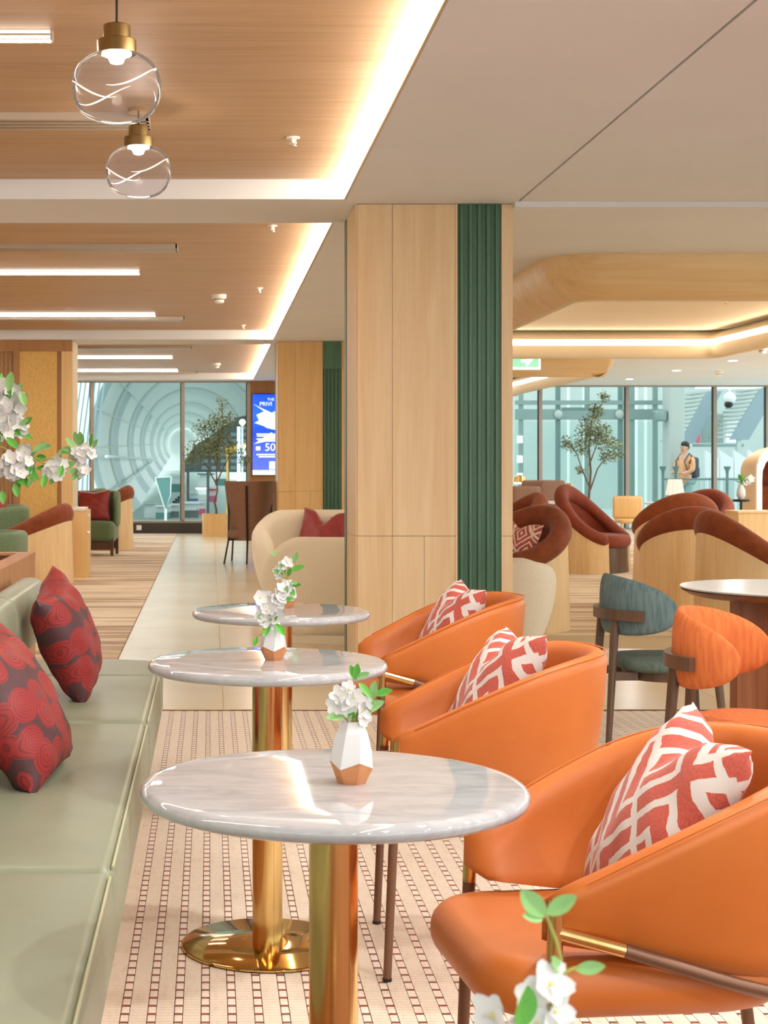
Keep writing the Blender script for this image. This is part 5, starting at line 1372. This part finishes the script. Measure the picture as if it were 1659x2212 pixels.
b = MB(); b.pad(rrect(x0-.28, x0-.005, 34.9, 35.2, .05, 3), 2.22, 2.46, .04, 3); tag(b.build('speaker_box', m_steel, None), 'grey speaker box mounted on the pale column outside', 'speaker')
def stair(Y, pts, label, wd=.35):
    t = thing('stair_flight', label, 'stairs', (0, Y, 0)); (xa, ya), (xb, yb) = pts
    A, B = at(xa, ya, Y), at(xb, yb, Y)
    b = MB(); b.prism_y([(A.x-wd/2,A.z),(A.x+wd/2,A.z),(B.x+wd/2,B.z),(B.x-wd/2,B.z)], 0, .15); b.build('stringer', m_str, t, False)
    b = MB(); b.box(A.x-.05, A.x+.05, .03, .13, -.02, A.z+.02); b.build('post', m_atw, t, False)
    for k in range(12):
        p = A+(B-A)*(k+.5)/12
        b = MB(); b.box(p.x-wd*.5-.16, p.x-wd*.5+.02, .16, 1.4, p.z, p.z+.05); b.build('step', m_conc, t, False)
stair(40, ((1485, 958), (1545, 845)), 'left flight of stairs rising outside the right windows')
stair(39, ((1598, 950), (1665, 838)), 'right flight of stairs rising outside at the far right', .45)
t = thing('landing_sign', 'pink and blue sign panels on the landing between the stairs', 'sign', (at(1510,0,42).x, 42, 0))
b = MB(); b.box(-.15,1.2,0,.1,1.72,1.80); b.build('landing', m_steel, t, False)
b = MB(); b.box(-.10,.02,-.05,.0,1.82,2.3); b.build('pink_panel', m_pink, t, False)
b = MB(); b.box(.72,1.02,-.05,0,1.84,2.10); b.build('blue_panel', m_blue, t, False)
b = MB(); b.box(.72,1.02,-.05,0,2.14,2.45); b.build('white_panel', m_saw, t, False)
b = MB(); b.box(.06,.65,.0,.05,1.82,2.6); b.build('mesh_panel', m_steel, t, False)
b = MB(); b.box(1.0,1.1,.02,.09,-.02,1.72); b.build('post', m_atw, t, False)
for k in range(4):
    b = MB(); xx = at(1524+31*k, 0, 37).x; w_ = 30*37/3400
    b.prism_y([(xx,.95),(xx+w_,.95),(xx+w_,1.38),(xx,1.60)], 37, 37.12); b.prism_y([(xx+.02,-.02),(xx+.08,-.02),(xx+.08,.95),(xx+.02,.95)], 37.02, 37.1)
    tag(b.build('white_panel', m_saw, None, False), ('first','second','third','fourth')[k]+' white slanted-top panel from the person, outside the right windows', 'panel', 'white sawtooth panels')
t = thing('balustrade', 'glass balustrade with flared posts outside the right windows', 'railing', (0, 33, 0))
for px in (1432, 1460, 1571):
    x = at(px, 0, 33).x; b = MB(); b.lathe([(.03,-.02),(.03,1.05),(.035,1.12),(.075,1.2),(.075,1.22)], 12, (x,0,0)); b.build('post', m_steeld, t, ang=30)
xs = [at(p, 0, 33).x for p in (1432, 1460, 1515, 1571, 1640)]
for a, c in zip(xs[:-1], xs[1:]):
    b = MB(); b.box(a+.04, c-.04, -.008, .008, .05, .92); b.build('pane', m_paneg, t, False)
b = MB(); b.box(xs[0], xs[-1], -.025, .025, .93, .97); b.build('handrail', m_steeld, t, False)
t = thing('ceiling_camera', 'round white dome camera hanging outside the far right window', 'camera', (at(1576,0,33).x, 33, 0))
b = MB(); b.tube([(0,0,4.2),(0,0,2.75)], .02, 8); b.build('drop_pole', m_vr, t)
b = MB(); b.ball((0,0,2.65),(.13,.13,.13),16,10); b.build('housing', m_saw, t)
b = MB(); b.ball((-.03,-.03,2.52),(.09,.09,.08),14,8); b.build('dark_dome', m_black, t)
b = MB(); b.box(at(1520,0,34).x, at(1645,0,34).x, 33.9, 34.6, 2.92, 3.02); hl = tag(b.build('hanging_light', m_litw, None, False), 'long white light panel hanging in the atrium at the far right', 'light')
b = MB(); b.box(x1-.03, at(1521,0,34).x, 34.82, 34.9, 3.03, 3.09); b.box(at(1519,0,34).x, at(1530,0,34).x, 34.5, 34.9, 2.97, 3.03); b.build('bracket_arm', m_steel, hl, False)

# --- person outside
m_skin = M('skin', '#d9a184', rough=.55); m_hair = M('black_hair', '#1c1a1a', rough=.5); m_shirt = M('peach_shirt', '#e8a878', rough=.8); m_trou = M('grey_trousers', '#9fb3b0', rough=.8); m_pack = M('navy_backpack', '#3b4453', rough=.7); m_shoe = M('dark_shoe', '#2b2b2e', rough=.6)
def skin(name, verts, edges, radii, mat, parent, sub=2):
    me = bpy.data.meshes.new(name); me.from_pydata(verts, edges, []); o = bpy.data.objects.new(name, me); C.objects.link(o)
    md = o.modifiers.new('s', 'SKIN'); sv = me.skin_vertices[0].data
    for i, r in enumerate(radii): sv[i].radius = (r, r)
    sv[0].use_root = True
    o.modifiers.new('u', 'SUBSURF').levels = sub
    dg = bpy.context.evaluated_depsgraph_get(); m2 = bpy.data.meshes.new_from_object(o.evaluated_get(dg)); bpy.data.objects.remove(o)
    m2.materials.clear(); m2.materials.append(mat); m2.shade_smooth()
    q = bpy.data.objects.new(name, m2); C.objects.link(q); q.parent = parent; return q
pp = thing('person', 'person in a peach shirt looking down at hands, standing outside the glass wall', 'person', (at(1480,0,34.2).x, 34.2, -.02), R(35))
# local: facing -x ; body as one skin, clothes over it
V = [(0,0,.92),(0,0,1.10),(-.01,0,1.30),(0,0,1.43),(-.02,0,1.52),(-.035,0,1.60),(-.04,0,1.70),
     (.0,.17,1.40),(-.03,.22,1.15),(-.22,.12,1.08),(-.29,.08,1.10),(.0,-.17,1.40),(-.03,-.22,1.15),(-.22,-.12,1.08),(-.29,-.08,1.10),
     (0,.09,.85),(-.01,.10,.48),(.02,.10,.09),(-.12,.11,.03),(0,-.09,.85),(-.01,-.10,.48),(.02,-.10,.09),(-.12,-.11,.03)]
E = [(0,1),(1,2),(2,3),(3,4),(4,5),(5,6),(3,7),(7,8),(8,9),(9,10),(3,11),(11,12),(12,13),(13,14),(0,15),(15,16),(16,17),(17,18),(0,19),(19,20),(20,21),(21,22)]
Rr = [.13,.12,.14,.09,.055,.088,.082,.062,.045,.034,.03,.062,.045,.034,.03,.09,.058,.042,.035,.09,.058,.042,.035]
body = skin('body', V, E, Rr, m_skin, pp)
for s_ in (1, -1):
    for k in range(5):
        b = MB(); y = .08*s_+(.024*(k-1.5) if k < 4 else .045*s_); L_ = (.07,.08,.078,.06,.05)[k]
        b.tube([(-.29,y,1.10),(-.29-L_*.6,y,1.115),(-.29-L_,y*.95,1.10)], [.010,.009,.007], 6); b.build('finger', m_skin, pp)
skin('shirt', [(0,0,.88),(0,0,1.08),(-.01,0,1.28),(0,0,1.42),(.0,.175,1.40),(-.03,.225,1.17),(-.10,.19,1.12),(.0,-.175,1.40),(-.03,-.225,1.17),(-.10,-.19,1.12)], [(0,1),(1,2),(2,3),(3,4),(4,5),(5,6),(3,7),(7,8),(8,9)], [.15,.145,.165,.11,.08,.065,.055,.08,.065,.055], m_shirt, pp)
skin('trousers', [(0,0,.95),(0,.095,.84),(-.01,.105,.48),(.02,.105,.10),(0,-.095,.84),(-.01,-.105,.48),(.02,-.105,.10)], [(0,1),(1,2),(2,3),(0,4),(4,5),(5,6)], [.15,.105,.075,.06,.105,.075,.06], m_trou, pp)
b = MB(); b.ball((.0,0,1.715),(.098,.088,.075),16,10); b.ball((.035,0,1.665),(.065,.083,.085),12,8); b.build('hair', m_hair, pp)
b = MB(); b.ball((-.128,0,1.62),(.018,.014,.022),8,6); b.build('nose', m_skin, pp)
b = MB(); b.ball((-.115,.032,1.65),(.012,.014,.008),8,6); b.ball((-.115,-.032,1.65),(.012,.014,.008),8,6); b.build('eyes', m_hair, pp)
b = MB(); b.ball((-.112,0,1.575),(.014,.026,.007),8,6); b.build('mouth', m_rust2, pp)
b = MB(); b.ball((-.03,.09,1.63),(.02,.012,.03),8,6); b.ball((-.03,-.09,1.63),(.02,.012,.03),8,6); b.build('ears', m_skin, pp)
for s_ in (1,-1):
    b = MB(); b.pad(selip(.13,.05,2.5,20,-.05,.105*s_), 0, .085, .03, 3); b.build('shoe', m_shoe, pp)
t = thing('backpack', 'dark navy backpack worn by the person outside', 'bag', (at(1480,0,34.2).x, 34.2, -.02), R(35))
b = MB(); b.pad(rrect(.13,.31,-.15,.15,.06,5), .98, 1.44, .06, 4, .01); b.build('body', m_pack, t)
b = MB(); b.pad(rrect(.30,.37,-.11,.11,.03,4), 1.0, 1.22, .03, 4); b.build('front_pocket', m_pack, t)
for s_ in (1,-1):
    b = MB(); b.tube([(.14,.10*s_,1.42),(.0,.11*s_,1.52),(-.17,.11*s_,1.35),(-.10,.15*s_,1.12),(.13,.13*s_,1.05)], .014, 6); b.build('strap', m_pack, t)
